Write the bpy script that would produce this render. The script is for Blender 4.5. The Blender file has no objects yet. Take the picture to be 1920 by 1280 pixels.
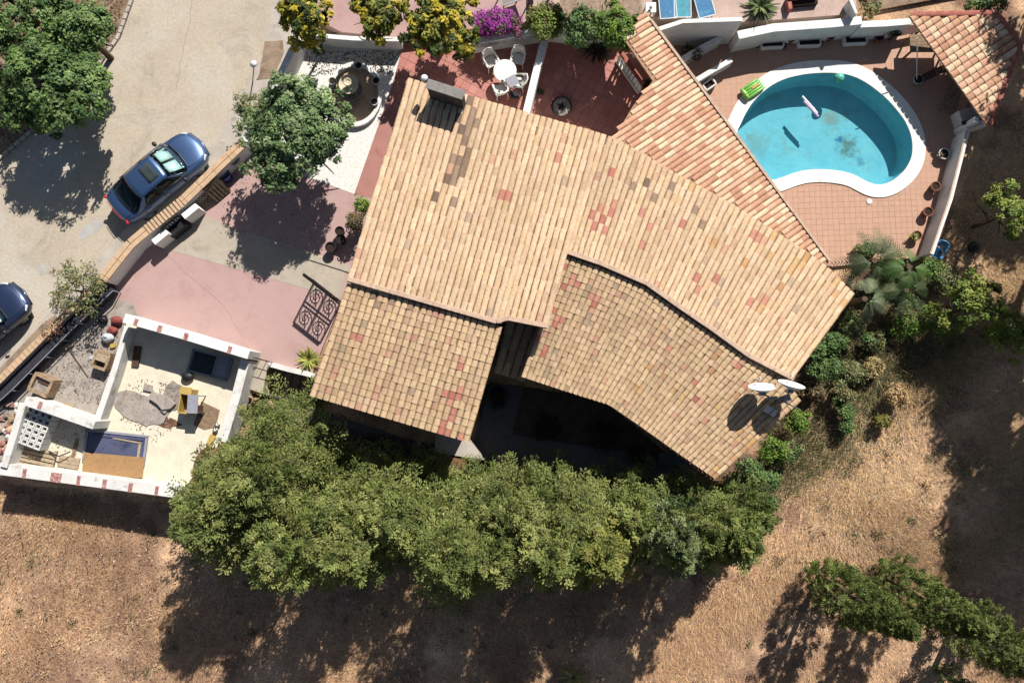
import bpy, bmesh, math, random
import numpy as np
from mathutils import Vector, Matrix, geometry

R = math.radians
rng = random.Random(7)
nrg = np.random.default_rng(11)
scene = bpy.context.scene
col = scene.collection

# ------------------------------------------------------------------ camera, sky, sun, exposure
CAM_H = 32.0
FOC = 45.7 * CAM_H            # focal length in pixels of a 1920 wide frame
TILT = R(4.3)
cam_d = bpy.data.cameras.new('camera')
cam_d.sensor_width = 36.0
cam_d.lens = 36.0 * FOC / 1920.0
cam_d.clip_end = 2000.0
cam = bpy.data.objects.new('camera', cam_d)
cam.location = (0, 0, CAM_H)
cam.rotation_euler = (TILT, 0, 0)
col.objects.link(cam)
scene.camera = cam

SUN_EL = R(42.5)
SUN_AZ = math.atan2(0.44, 0.90)      # clockwise from +Y
world = bpy.data.worlds.new('World')
scene.world = world
world.use_nodes = True
wn = world.node_tree
bg = wn.nodes['Background']
sky = wn.nodes.new('ShaderNodeTexSky')
sky.sky_type = 'NISHITA'
sky.sun_disc = False
sky.sun_elevation = SUN_EL
sky.sun_rotation = SUN_AZ
wn.links.new(sky.outputs['Color'], bg.inputs['Color'])
bg.inputs['Strength'].default_value = 0.05
sun_d = bpy.data.lights.new('sun', 'SUN')
sun_d.energy = 5.0
sun_d.angle = R(0.5)
sun_d.color = (1.0, 0.965, 0.91)
sun = bpy.data.objects.new('sun', sun_d)
sv = Vector((math.sin(SUN_AZ) * math.cos(SUN_EL), math.cos(SUN_AZ) * math.cos(SUN_EL), math.sin(SUN_EL)))
sun.rotation_euler = (-sv).to_track_quat('-Z', 'Y').to_euler()
sun.location = sv * 60
col.objects.link(sun)
vs = scene.view_settings
vs.view_transform = 'Standard'
vs.look = 'None'
vs.gamma = 1.0
vs.use_curve_mapping = False
vs.exposure = 0.7
scene.cycles.transparent_max_bounces = 12
scene.cycles.max_bounces = 6

# ------------------------------------------------------------------ helpers
_ct, _st = math.cos(TILT), math.sin(TILT)

def P(px, py, z=0.0):
    """the world point at height z that a survey pixel of the drone picture measures"""
    x, y = (px - 960.0) / FOC, (640.0 - py) / FOC
    dx, dy, dz = x, y * _ct + _st, y * _st - _ct
    s = (z - CAM_H) / dz
    return Vector((dx * s, dy * s, z))

def PP(pts, z=0.0):
    return [P(a, b, z) for a, b in pts]

def lin(c):
    c = c / 255.0
    return c / 12.92 if c <= 0.04045 else ((c + 0.055) / 1.055) ** 2.4

def C(r, g, b, k=0.62, s=0.86):
    c = [lin(r) * k, lin(g) * k, lin(b) * k]
    y = .3 * c[0] + .55 * c[1] + .15 * c[2]
    return tuple(y + (v - y) * s for v in c) + (1.0,)

def tag(o, label=None, cat=None, group=None, kind=None):
    if label: o['label'] = label
    if cat: o['category'] = cat
    if group: o['group'] = group
    if kind: o['kind'] = kind
    return o

def thing(name, loc, label, cat, group=None, rz=0.0):
    o = bpy.data.objects.new(name, None)
    o.empty_display_size = 0.3
    o.location = loc
    o.rotation_euler = (0, 0, rz)
    col.objects.link(o)
    return tag(o, label, cat, group)

def kids(o):
    return [c for c in bpy.data.objects if c.parent == o]

def dup(root, loc, rz=None, label=None):
    """copy a thing with its parts and their sub-parts"""
    def rec(o, par):
        c = o.copy()
        col.objects.link(c)
        if par is not None:
            c.parent = par
        for ch in tree_of[o.name]:
            rec(ch, c)
        return c
    tree_of = {}
    def scan(o):
        tree_of[o.name] = list(o.children)
        for ch in o.children:
            scan(ch)
    bpy.context.view_layer.update()
    scan(root)
    c = rec(root, None)
    c.location = loc
    if rz is not None:
        c.rotation_euler = (0, 0, rz)
    if label:
        c['label'] = label
    return c

def origin_of(o):
    v = Vector((0, 0, 0))
    while o is not None:
        v = v + o.location
        o = o.parent
    return v

class MB:
    """collects shapes for ONE mesh object"""
    def __init__(s):
        s.v, s.f, s.m = [], [], []
    def add(s, verts, faces, mi=0):
        n = len(s.v)
        s.v += [tuple(p) for p in verts]
        s.f += [tuple(i + n for i in q) for q in faces]
        s.m += [mi] * len(faces)
        return s
    def box(s, c, size, rz=0.0, mi=0, tilt=None):
        hx, hy, hz = size[0] / 2, size[1] / 2, size[2] / 2
        M = Matrix.Rotation(rz, 3, 'Z')
        if tilt is not None:
            M = M @ tilt
        vs_ = [Vector(c) + M @ Vector((x, y, z)) for z in (-hz, hz) for x, y in ((-hx, -hy), (hx, -hy), (hx, hy), (-hx, hy))]
        return s.add(vs_, [(3, 2, 1, 0), (4, 5, 6, 7), (0, 1, 5, 4), (1, 2, 6, 5), (2, 3, 7, 6), (3, 0, 4, 7)], mi)
    def prism(s, pts, z0, z1, mi=0):
        """extruded polygon; pts are (x,y[,z]); z1 may be a list of heights"""
        pts = [Vector((p[0], p[1])) for p in pts]
        area = sum(a.x * b.y - b.x * a.y for a, b in zip(pts, pts[1:] + pts[:1]))
        zt = list(z1) if isinstance(z1, (list, tuple)) else [z1] * len(pts)
        if area < 0:
            pts.reverse(); zt.reverse()
        n = len(pts)
        vs_ = [(p.x, p.y, z0) for p in pts] + [(p.x, p.y, z) for p, z in zip(pts, zt)]
        fs = [(i, (i + 1) % n, n + (i + 1) % n, n + i) for i in range(n)]
        tri = geometry.tessellate_polygon([[Vector((p.x, p.y, 0)) for p in pts]])
        for t in tri:
            a, b, c = t
            if (pts[b] - pts[a]).cross(pts[c] - pts[a]) < 0:
                a, c = c, a
            fs.append((n + a, n + b, n + c)); fs.append((c, b, a))
        return s.add(vs_, fs, mi)
    def tube(s, pts, r, n=8, mi=0, cap=True):
        pts = [Vector(p) for p in pts]
        rr = r if isinstance(r, (list, tuple)) else [r] * len(pts)
        vs_, fs = [], []
        up = Vector((0.13, 0.31, 0.94))
        for i, p in enumerate(pts):
            d = (pts[min(i + 1, len(pts) - 1)] - pts[max(i - 1, 0)]).normalized()
            a = d.cross(up)
            if a.length < 1e-3: a = d.cross(Vector((1, 0, 0)))
            a.normalize(); b = d.cross(a)
            for k in range(n):
                t = 2 * math.pi * k / n
                vs_.append(p + (a * math.cos(t) + b * math.sin(t)) * rr[i])
        for i in range(len(pts) - 1):
            for k in range(n):
                fs.append((i * n + k, (i + 1) * n + k, (i + 1) * n + (k + 1) % n, i * n + (k + 1) % n))
        if cap:
            fs.append(tuple(range(n))); fs.append(tuple(reversed(range((len(pts) - 1) * n, len(pts) * n))))
        return s.add(vs_, fs, mi)
    def lathe(s, prof, c, n=20, mi=0):
        vs_, fs = [], []
        for r, z in prof:
            for k in range(n):
                t = 2 * math.pi * k / n
                vs_.append((c[0] + r * math.cos(t), c[1] + r * math.sin(t), c[2] + z))
        for i in range(len(prof) - 1):
            for k in range(n):
                fs.append((i * n + k, i * n + (k + 1) % n, (i + 1) * n + (k + 1) % n, (i + 1) * n + k))
        fs.append(tuple(reversed(range(n)))); fs.append(tuple(range((len(prof) - 1) * n, len(prof) * n)))
        return s.add(vs_, fs, mi)
    def ball(s, c, r, n=14, mi=0, sq=(1, 1, 1)):
        vs_, fs = [], []
        m = n // 2
        for i in range(m + 1):
            ph = math.pi * i / m
            for k in range(n):
                t = 2 * math.pi * k / n
                vs_.append((c[0] + r * sq[0] * math.sin(ph) * math.cos(t), c[1] + r * sq[1] * math.sin(ph) * math.sin(t), c[2] + r * sq[2] * math.cos(ph)))
        for i in range(m):
            for k in range(n):
                fs.append((i * n + k, (i + 1) * n + k, (i + 1) * n + (k + 1) % n, i * n + (k + 1) % n))
        return s.add(vs_, fs, mi)
    def build(s, name, mats, parent=None, local=False, smooth=False, bevel=0.0, loc=None):
        if not isinstance(mats, (list, tuple)): mats = [mats]
        a = np.array(s.v, dtype=float)
        if local:
            off = Vector((0, 0, 0)); oloc = Vector(loc) if loc else Vector((0, 0, 0))
        elif parent is not None:
            off = origin_of(parent); oloc = Vector((0, 0, 0))
        else:
            lo, hi = a.min(0), a.max(0)
            off = Vector(((lo[0] + hi[0]) / 2, (lo[1] + hi[1]) / 2, lo[2])); oloc = off
        a = a - np.array(off)
        me = bpy.data.meshes.new(name)
        me.from_pydata(a.tolist(), [], s.f)
        for m in mats: me.materials.append(m)
        if len(mats) > 1: me.polygons.foreach_set('material_index', s.m)
        if smooth: me.polygons.foreach_set('use_smooth', [True] * len(s.f))
        me.update()
        o = bpy.data.objects.new(name, me)
        o.location = oloc
        col.objects.link(o)
        if parent is not None: o.parent = parent
        if bevel:
            bm_ = o.modifiers.new('bevel', 'BEVEL'); bm_.width = bevel; bm_.segments = 2; bm_.limit_method = 'ANGLE'
        return o

def raw_mesh(name, verts, quads, mat, tint=None, parent=None, off=None, tris=False):
    """big numpy mesh with a per point colour"""
    v = np.asarray(verts, dtype=np.float32)
    if off is None:
        off = np.array(origin_of(parent)) if parent is not None else np.zeros(3)
    v = v - np.asarray(off, dtype=np.float32)
    q = np.asarray(quads, dtype=np.int32)
    k = q.shape[1]
    me = bpy.data.meshes.new(name)
    me.vertices.add(len(v)); me.vertices.foreach_set('co', v.ravel())
    me.loops.add(q.size); me.loops.foreach_set('vertex_index', q.ravel())
    me.polygons.add(len(q))
    me.polygons.foreach_set('loop_start', np.arange(0, q.size, k, dtype=np.int32))
    me.update(calc_edges=True)
    if tint is not None:
        at = me.color_attributes.new('tint', 'FLOAT_COLOR', 'POINT')
        t = np.ones((len(v), 4), dtype=np.float32); t[:, :3] = tint
        at.data.foreach_set('color', t.ravel())
    me.materials.append(mat)
    o = bpy.data.objects.new(name, me)
    col.objects.link(o)
    if parent is not None: o.parent = parent
    return o

def inside(poly, x, y):
    x = np.asarray(x, float); y = np.asarray(y, float)
    r = np.zeros(x.shape, bool)
    n = len(poly)
    for i in range(n):
        x0, y0 = poly[i][0], poly[i][1]; x1, y1 = poly[(i + 1) % n][0], poly[(i + 1) % n][1]
        if y0 == y1: continue
        c = ((y0 > y) != (y1 > y)) & (x < (x1 - x0) * (y - y0) / (y1 - y0) + x0)
        r ^= c
    return r

def dist_poly(poly, x, y):
    d = np.full(np.shape(x), 1e9)
    n = len(poly)
    for i in range(n):
        ax, ay = poly[i][0], poly[i][1]; bx, by = poly[(i + 1) % n][0], poly[(i + 1) % n][1]
        vx, vy = bx - ax, by - ay
        t = np.clip(((x - ax) * vx + (y - ay) * vy) / (vx * vx + vy * vy + 1e-9), 0, 1)
        d = np.minimum(d, np.hypot(x - ax - t * vx, y - ay - t * vy))
    return d

def clip_convex(subj, conv):
    """Sutherland-Hodgman: polygon subj clipped by a convex counter-clockwise polygon"""
    out = subj
    for i in range(len(conv)):
        a, b = conv[i], conv[(i + 1) % len(conv)]
        src, out = out, []
        def side(p): return (b[0] - a[0]) * (p[1] - a[1]) - (b[1] - a[1]) * (p[0] - a[0])
        for j in range(len(src)):
            p, q = src[j], src[(j + 1) % len(src)]
            sp, sq = side(p), side(q)
            if sp >= 0: out.append(p)
            if (sp >= 0) != (sq >= 0):
                t = sp / (sp - sq)
                out.append((p[0] + (q[0] - p[0]) * t, p[1] + (q[1] - p[1]) * t))
        if not out: return []
    return out

def smooth_loop(pts, per=6):
    n = len(pts); out = []
    for i in range(n):
        p0, p1, p2, p3 = (Vector(pts[(i + k) % n]) for k in (-1, 0, 1, 2))
        for j in range(per):
            t = j / per
            out.append(0.5 * ((2 * p1) + (p2 - p0) * t + (2 * p0 - 5 * p1 + 4 * p2 - p3) * t * t + (3 * p1 - p0 - 3 * p2 + p3) * t ** 3))
    return out

def offset_loop(pts, d):
    n = len(pts); out = []
    area = sum(pts[i][0] * pts[(i + 1) % n][1] - pts[(i + 1) % n][0] * pts[i][1] for i in range(n))
    sg = 1 if area > 0 else -1
    for i in range(n):
        a, b = Vector(pts[i - 1]), Vector(pts[(i + 1) % n])
        t = (b - a); t.z = 0; t.normalize()
        out.append(Vector(pts[i]) + Vector((t.y, -t.x, 0)) * d * sg)
    return out

def strip(pts, w0, w1):
    """ribbon polygon round a polyline: w0 to its left, w1 to its right"""
    L, Rr = [], []
    n = len(pts)
    for i in range(n):
        a = Vector(pts[max(i - 1, 0)]); b = Vector(pts[min(i + 1, n - 1)])
        t = b - a; t.z = 0; t.normalize()
        nn = Vector((-t.y, t.x, 0))
        if 0 < i < n - 1:
            t1 = (Vector(pts[i]) - a); t1.z = 0; t1.normalize()
            cs = max(0.5, t.dot(t1))
        else: cs = 1
        L.append(Vector(pts[i]) + nn * w0 / cs); Rr.append(Vector(pts[i]) - nn * w1 / cs)
    return L + Rr[::-1]

def interp(pts, s):
    d = [0]
    for a, b in zip(pts, pts[1:]): d.append(d[-1] + (b - a).length)
    t = max(0, min(1, s)) * d[-1]
    for i in range(len(pts) - 1):
        if t <= d[i + 1] or i == len(pts) - 2:
            return pts[i].lerp(pts[i + 1], (t - d[i]) / max(1e-9, d[i + 1] - d[i]))

# ------------------------------------------------------------------ materials
def new_mat(name):
    m = bpy.data.materials.new(name); m.use_nodes = True
    return m, m.node_tree, m.node_tree.nodes['Principled BSDF']

def nd(nt, typ, **kw):
    n = nt.nodes.new(typ)
    for k, v in kw.items(): setattr(n, k, v)
    return n

def mixc(nt, fac, a, b, mode='MIX'):
    n = nt.nodes.new('ShaderNodeMix'); n.data_type = 'RGBA'; n.blend_type = mode
    for sock, val in ((n.inputs['Factor'], fac), (n.inputs['A'], a), (n.inputs['B'], b)):
        if hasattr(val, 'is_linked') or isinstance(val, bpy.types.NodeSocket): nt.links.new(val, sock)
        else: sock.default_value = val
    return n.outputs['Result']

def noise(nt, scale, detail=4, rough=0.55, dist=0.0, vec=None):
    n = nd(nt, 'ShaderNodeTexNoise')
    n.inputs['Scale'].default_value = scale; n.inputs['Detail'].default_value = detail
    n.inputs['Roughness'].default_value = rough; n.inputs['Distortion'].default_value = dist
    if vec is None:
        g = nd(nt, 'ShaderNodeNewGeometry'); vec = g.outputs['Position']
    nt.links.new(vec, n.inputs['Vector'])
    return n.outputs['Fac']

def ramp(nt, fac, p0, p1):
    r = nd(nt, 'ShaderNodeMapRange'); r.inputs['From Min'].default_value = p0; r.inputs['From Max'].default_value = p1
    nt.links.new(fac, r.inputs['Value'])
    return r.outputs['Result']

def mat(name, c, rough=0.8, var=0.12, scale=3.0, c2=None, m2=(0.52, 0.68), s2=1.2, bump=0.0, bscale=40.0, metal=0.0, spec=0.3, coat=0.0, fine=0.1, fscale=28.0, spots=0.0):
    """procedural: base colour, broad patches of a second colour, fine grain, optional relief"""
    m, nt, b = new_mat(name)
    dark = tuple(v * (1 - var * 1.6) for v in c[:3]) + (1,)
    lite = tuple(min(1, v * (1 + var)) for v in c[:3]) + (1,)
    o = mixc(nt, ramp(nt, noise(nt, scale), 0.3, 0.7), dark, lite)
    if c2 is not None:
        o = mixc(nt, ramp(nt, noise(nt, s2, 6, 0.62), *m2), o, c2)
    if spots:
        o = mixc(nt, ramp(nt, noise(nt, 4.5, 5, .72, .6), .60, .74), o, mixc(nt, 1.0, o, (1 - spots,) * 3 + (1,), 'MULTIPLY'))
        o = mixc(nt, ramp(nt, noise(nt, .55, 7, .72, 1.2), .52, .66), o, mixc(nt, 1.0, o, (1 - spots * .55,) * 3 + (1,), 'MULTIPLY'))
    if fine:
        o = mixc(nt, ramp(nt, noise(nt, fscale, 3, 0.7), 0.35, 0.65), o, mixc(nt, 1.0, o, (1 - fine * 2.5,) * 3 + (1,), 'MULTIPLY'))
    nt.links.new(o, b.inputs['Base Color'])
    b.inputs['Roughness'].default_value = rough
    b.inputs['Metallic'].default_value = metal
    b.inputs['Specular IOR Level'].default_value = spec
    b.inputs['Coat Weight'].default_value = coat
    if bump:
        bn = nd(nt, 'ShaderNodeBump'); bn.inputs['Strength'].default_value = 0.6; bn.inputs['Distance'].default_value = bump
        nt.links.new(noise(nt, bscale, 4), bn.inputs['Height']); nt.links.new(bn.outputs['Normal'], b.inputs['Normal'])
    return m

def tint_mat(name, source, rough=0.85, transl=0.0, grain=0.18, gscale=14.0, c2=None, m2=(0.6, 0.75), s2=1.0):
    """colour comes from the mesh ('tint') or from the object colour"""
    m, nt, b = new_mat(name)
    if source == 'tint':
        a = nd(nt, 'ShaderNodeAttribute', attribute_name='tint'); cc = a.outputs['Color']
    else:
        a = nd(nt, 'ShaderNodeObjectInfo'); cc = a.outputs['Color']
    if grain:
        cc = mixc(nt, ramp(nt, noise(nt, gscale, 4, 0.65), 0.35, 0.7), cc, mixc(nt, 1.0, cc, (1 - grain * 2,) * 3 + (1,), 'MULTIPLY'))
    if c2 is not None:
        cc = mixc(nt, ramp(nt, noise(nt, s2, 6, 0.7), *m2), cc, c2)
    nt.links.new(cc, b.inputs['Base Color'])
    b.inputs['Roughness'].default_value = rough
    b.inputs['Specular IOR Level'].default_value = 0.25
    if transl:
        t = nd(nt, 'ShaderNodeBsdfTranslucent'); nt.links.new(cc, t.inputs['Color'])
        mx = nd(nt, 'ShaderNodeMixShader'); mx.inputs[0].default_value = transl
        nt.links.new(b.outputs[0], mx.inputs[1]); nt.links.new(t.outputs[0], mx.inputs[2])
        nt.links.new(mx.outputs[0], nt.nodes['Material Output'].inputs['Surface'])
    return m

M = {}
M['white'] = mat('white_render', C(250, 248, 240, .72), .85, .05, 2.0, C(205, 195, 180), (.58, .8), 1.6, bump=.003)
M['white_old'] = mat('weathered_white_render', C(240, 236, 228, .7), .9, .08, 2.2, C(170, 155, 140), (.56, .76), 2.4, bump=.006)
M['grey_render'] = mat('grey_cement_render', C(165, 158, 150), .9, .12, 2.0, C(120, 112, 105), (.55, .75), 2.0, bump=.005)
M['road'] = mat('pale_concrete_road', C(214, 196, 170), .9, .07, .35, C(218, 208, 192), (.46, .66), .22, bump=.004, fine=.07, fscale=9, spots=.3)
M['road_patch'] = mat('pale_cement_patch', C(205, 200, 192), .9, .08, 3, bump=.003)
M['verge'] = mat('dirt_verge', C(190, 160, 130), .95, .16, 2.5, C(150, 115, 80), (.5, .66), 1.4, bump=.02, fine=.2)
M['pavement'] = mat('pale_concrete_pavement', C(214, 200, 184), .9, .1, 1.6, C(160, 148, 135), (.6, .75), 2.0, bump=.005)
M['pink'] = mat('pink_concrete', C(214, 172, 163), .88, .05, .8, C(200, 158, 150), (.5, .7), .8, bump=.002, fine=.07, spots=.22)
M['beige'] = mat('beige_concrete', C(206, 190, 168), .9, .07, 1.1, C(176, 160, 138), (.55, .75), 1.5, bump=.003, fine=.07, spots=.3)
M['cream_floor'] = mat('cream_gravel_floor', C(248, 234, 204, .68), .95, .07, 2.2, C(206, 178, 138), (.64, .8), 1.3, bump=.01, fine=.1)
M['cement'] = mat('dusty_cement', C(196, 182, 168), .95, .1, 2.6, C(150, 138, 125), (.5, .7), 2.4, bump=.008, fine=.12)
M['pebble'] = mat('white_pebble_bed', C(248, 242, 232, .75), .95, .08, 6, C(150, 140, 132), (.66, .8), 3.0, bump=.02, fine=.14, fscale=18)
M['shade_soil'] = mat('shade_toned_soil', C(112, 94, 82), .97, .2, 3, C(84, 72, 64), (.5, .7), 2, bump=.02)  # courtyard shade put into the soil colour
M['shade_grey'] = mat('shade_toned_render', C(92, 86, 82), .95, .2, 4, C(130, 122, 114), (.5, .7), 3, bump=.006)  # dark tone paints shade onto the chimney face
M['court'] = mat('shade_toned_concrete', C(122, 118, 118), .92, .12, 2, C(92, 88, 88), (.5, .7), 2, bump=.004)  # concrete toned down to carry the courtyard's deep shade
M['crack'] = mat('crack_filling', C(168, 154, 138), .95, .2, 9)
M['soil'] = mat('brown_soil', C(168, 118, 82), .97, .2, 2.4, C(110, 75, 52), (.48, .66), 1.6, bump=.03, fine=.2)
M['grout'] = mat('dark_red_grout', C(176, 122, 106), .9, .1, 3)
M['grout_deck'] = mat('sandy_grout', C(214, 164, 133), .9, .06, 3)
M['red_path'] = mat('red_path_concrete', C(205, 140, 125), .88, .08, 1.2, C(170, 105, 95), (.55, .75), 1.2)
M['terrace'] = mat('pink_terrace_paving', C(224, 190, 172), .9, .08, 2.2, C(190, 150, 130), (.58, .75), 3)
M['terracotta'] = mat('terracotta', C(236, 192, 146), .88, .09, 4, C(238, 208, 166), (.52, .68), 5, bump=.004)
M['terracotta_red'] = mat('red_terracotta', C(205, 112, 90), .85, .14, 4, C(225, 160, 130), (.55, .7), 6)
M['brick'] = mat('red_brick', C(196, 124, 112), .9, .2, 8, C(228, 196, 186), (.5, .66), 9)
M['mortar'] = mat('pinkish_mortar', C(236, 198, 166), .92, .1, 4, C(190, 150, 120), (.56, .72), 5, bump=.006)
M['channel'] = mat('tile_channel', C(168, 128, 94), .95, .2, 6, C(124, 94, 70), (.5, .7), 5)
M['channel_new'] = mat('new_tile_channel', C(198, 148, 112), .95, .2, 6)
M['wood'] = mat('weathered_wood', C(168, 138, 104), .85, .2, 7, C(120, 92, 66), (.52, .7), 9, bump=.004)
M['wood_dark'] = mat('dark_wood', C(104, 72, 54), .8, .2, 7, bump=.003)
M['wood_pale'] = mat('pale_wood', C(206, 180, 144), .85, .14, 7, C(160, 130, 95), (.55, .7), 9)
M['cardboard'] = mat('brown_board', C(200, 152, 92), .9, .1, 4, C(160, 112, 62), (.56, .72), 4)
M['black_iron'] = mat('black_iron', C(38, 34, 34), .5, .2, 9, metal=.4)
M['rust_iron'] = mat('dark_rusty_iron', C(72, 48, 44), .65, .2, 9, metal=.3)
M['black_plastic'] = mat('black_plastic', C(44, 44, 48), .5, .15, 9)
M['dark_cloth'] = mat('dark_cloth_and_shade', C(62, 60, 72), .9, .15, 9)
M['white_plastic'] = mat('white_plastic', C(240, 238, 226, .75), .45, .04, 5, spec=.45)
M['white_metal'] = mat('white_painted_metal', C(235, 235, 235, .75), .4, .04, 5)
M['grey_metal'] = mat('galvanised_metal', C(170, 175, 182), .4, .1, 9, metal=.7)
M['dish'] = mat('white_dish_paint', C(248, 248, 248, .8), .5, .03, 5, C(200, 196, 188), (.66, .8), 7)
M['blue_sling'] = mat('blue_sling_fabric', C(58, 130, 178, .75), .8, .1, 6, C(80, 160, 200, .75), (.55, .7), 5)
M['teal_sling'] = mat('teal_sling_fabric', C(66, 158, 178, .8), .8, .1, 6)
M['green_vinyl'] = mat('green_vinyl', C(120, 205, 60, .7), .35, .1, 5, C(190, 215, 60, .8), (.58, .64), 6, spec=.5)
M['mint_vinyl'] = mat('mint_vinyl', C(80, 205, 170, .75), .35, .06, 3, spec=.5)
M['foam_pink'] = mat('pale_pink_foam', C(225, 190, 225, .75), .8, .06, 6)
M['foam_white'] = mat('white_foam', C(245, 245, 250, .75), .8, .04, 6)
M['coping'] = mat('white_coping', C(250, 246, 236, .74), .8, .04, 1.5, C(226, 214, 196), (.6, .8), 1.6, bump=.002)
M['blue_plastic'] = mat('blue_plastic', C(60, 150, 205, .7), .45, .08, 5)
M['navy_plastic'] = mat('navy_plastic', C(40, 50, 110), .5, .1, 5)
M['yellow'] = mat('yellow_board', C(224, 184, 80), .7, .12, 5)
M['grey_board'] = mat('grey_laminate', C(172, 172, 184), .6, .06, 5)
M['blue_glass'] = mat('blue_grey_panel', C(104, 108, 140), .35, .1, 2, C(70, 74, 104), (.5, .7), 2, spec=.5)
M['stone'] = mat('sandstone', C(200, 168, 128), .92, .2, 5, C(140, 112, 84), (.5, .68), 7, bump=.015)
M['stone_grey'] = mat('grey_rubble', C(178, 164, 150), .95, .16, 5, C(130, 118, 106), (.5, .68), 7, bump=.015)
M['fountain'] = mat('cream_cast_stone', C(238, 222, 186, .7), .9, .1, 6, C(170, 150, 118), (.55, .72), 8, bump=.006)
M['pot'] = mat('terracotta_pot', C(160, 98, 70), .9, .15, 8)
M['white_pot'] = mat('white_stone_pot', C(225, 222, 212), .9, .08, 6)
M['potting'] = mat('potting_soil', C(62, 46, 36), .98, .2, 20)
M['bark'] = mat('bark', C(112, 90, 68), .95, .25, 9, bump=.02)
M['reed'] = None
M['sack'] = mat('white_woven_sack', C(215, 218, 222), .85, .1, 9, C(90, 140, 190), (.6, .66), 6)
M['red_rag'] = mat('red_netting', C(176, 82, 72), .9, .2, 9)
M['rubber'] = mat('tyre_rubber', C(36, 36, 38), .9, .1, 9)
M['chrome'] = mat('bright_trim', C(200, 202, 206), .2, .04, 9, metal=.9)
M['tail_red'] = mat('red_lamp_lens', C(200, 24, 34, .8), .2, .05, 9, spec=.6)
M['head_lens'] = mat('clear_lamp_lens', C(225, 230, 235, .8), .1, .05, 9, spec=.7, coat=.5)
M['sunshade'] = mat('silver_sunshade', C(245, 248, 248, .8), .55, .05, 5)
M['seat_dark'] = mat('dark_upholstery', C(58, 74, 76), .9, .2, 6)

def paint(name, c):
    m, nt, b = new_mat(name)
    b.inputs['Base Color'].default_value = c
    o = mixc(nt, ramp(nt, noise(nt, 1.6, 4), .35, .7), c, tuple(v * .86 for v in c[:3]) + (1,))
    nt.links.new(o, b.inputs['Base Color'])
    b.inputs['Metallic'].default_value = .55; b.inputs['Roughness'].default_value = .36
    b.inputs['Coat Weight'].default_value = 1.0; b.inputs['Coat Roughness'].default_value = .08
    return m
M['paint_blue'] = paint('metallic_blue_paint', C(62, 98, 146, .7))
M['paint_navy'] = paint('dark_navy_paint', C(38, 56, 92, .8))

def glass_mat(name, tintc, fres=0.12):
    m, nt, b = new_mat(name)
    t = nd(nt, 'ShaderNodeBsdfTransparent'); t.inputs['Color'].default_value = tintc
    g = nd(nt, 'ShaderNodeBsdfGlossy'); g.inputs['Roughness'].default_value = .03
    lw = nd(nt, 'ShaderNodeFresnel'); lw.inputs['IOR'].default_value = 1.45
    mx = nd(nt, 'ShaderNodeMixShader')
    nt.links.new(lw.outputs[0], mx.inputs[0]); nt.links.new(t.outputs[0], mx.inputs[1]); nt.links.new(g.outputs[0], mx.inputs[2])
    nt.links.new(mx.outputs[0], nt.nodes['Material Output'].inputs['Surface'])
    return m
M['glass_dark'] = glass_mat('tinted_car_glass', (.28, .38, .36, 1))
M['glass_clear'] = glass_mat('clear_car_glass', (.8, .9, .88, 1))

def water_mat():
    m, nt, b = new_mat('pool_water')
    t = nd(nt, 'ShaderNodeBsdfTransparent'); t.inputs['Color'].default_value = (.74, .95, .98, 1)
    g = nd(nt, 'ShaderNodeBsdfGlossy'); g.inputs['Roughness'].default_value = .04
    f = nd(nt, 'ShaderNodeFresnel'); f.inputs['IOR'].default_value = 1.33
    bn = nd(nt, 'ShaderNodeBump'); bn.inputs['Strength'].default_value = .12; bn.inputs['Distance'].default_value = .02
    nt.links.new(noise(nt, 5, 3), bn.inputs['Height'])
    nt.links.new(bn.outputs[0], g.inputs['Normal']); nt.links.new(bn.outputs[0], f.inputs['Normal'])
    mx = nd(nt, 'ShaderNodeMixShader')
    nt.links.new(f.outputs[0], mx.inputs[0]); nt.links.new(t.outputs[0], mx.inputs[1]); nt.links.new(g.outputs[0], mx.inputs[2])
    nt.links.new(mx.outputs[0], nt.nodes['Material Output'].inputs['Surface'])
    return m
M['water'] = water_mat()

def reed_mat():
    m, nt, b = new_mat('reed_matting')
    o = mixc(nt, ramp(nt, noise(nt, 7, 4), .35, .7), C(190, 160, 132), C(150, 122, 98))
    nt.links.new(o, b.inputs['Base Color']); b.inputs['Roughness'].default_value = .95
    return m
M['reed'] = reed_mat()

M['tile_o'] = tint_mat('clay_tile_weathered', 'object', .9, grain=.14, gscale=11)
M['tile_m'] = tint_mat('clay_tile_weathered_field', 'tint', .9, grain=.14, gscale=11)
M['floor_o'] = tint_mat('floor_tile', 'object', .75, grain=.06, gscale=7)
M['floor_m'] = tint_mat('floor_tile_field', 'tint', .75, grain=.06, gscale=7)
M['leaf'] = tint_mat('leaf', 'tint', .6, transl=.22, grain=0)
M['grass'] = tint_mat('dry_grass_blade', 'tint', .9, transl=.2, grain=0)

# ------------------------------------------------------------------ terrain
PLAT_PX = [(-500, 868), (0, 886), (345, 930), (425, 838), (446, 742), (494, 742), (504, 690), (600, 706), (640, 690), (930, 690), (1140, 720), (1330, 880),
           (1480, 720), (1580, 560), (1600, 500), (1730, 478), (1835, 240), (1935, 0), (1990, -500), (-500, -500)]
PLAT = [tuple(p[:2]) for p in PP(PLAT_PX)]
POOL_Z = [(90, 590), (118, 520), (165, 420), (235, 315), (330, 222), (430, 155), (550, 108), (700, 78), (860, 68), (1000, 76), (1100, 100), (1200, 148),
          (1300, 218), (1400, 305), (1480, 395), (1550, 492), (1596, 600), (1612, 700), (1603, 800), (1562, 890), (1500, 962), (1420, 1018), (1330, 1045),
          (1250, 1035), (1180, 1003), (1100, 962), (1000, 932), (850, 915), (700, 920), (580, 948), (480, 985), (390, 1005), (270, 975), (160, 880), (100, 740)]
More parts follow.
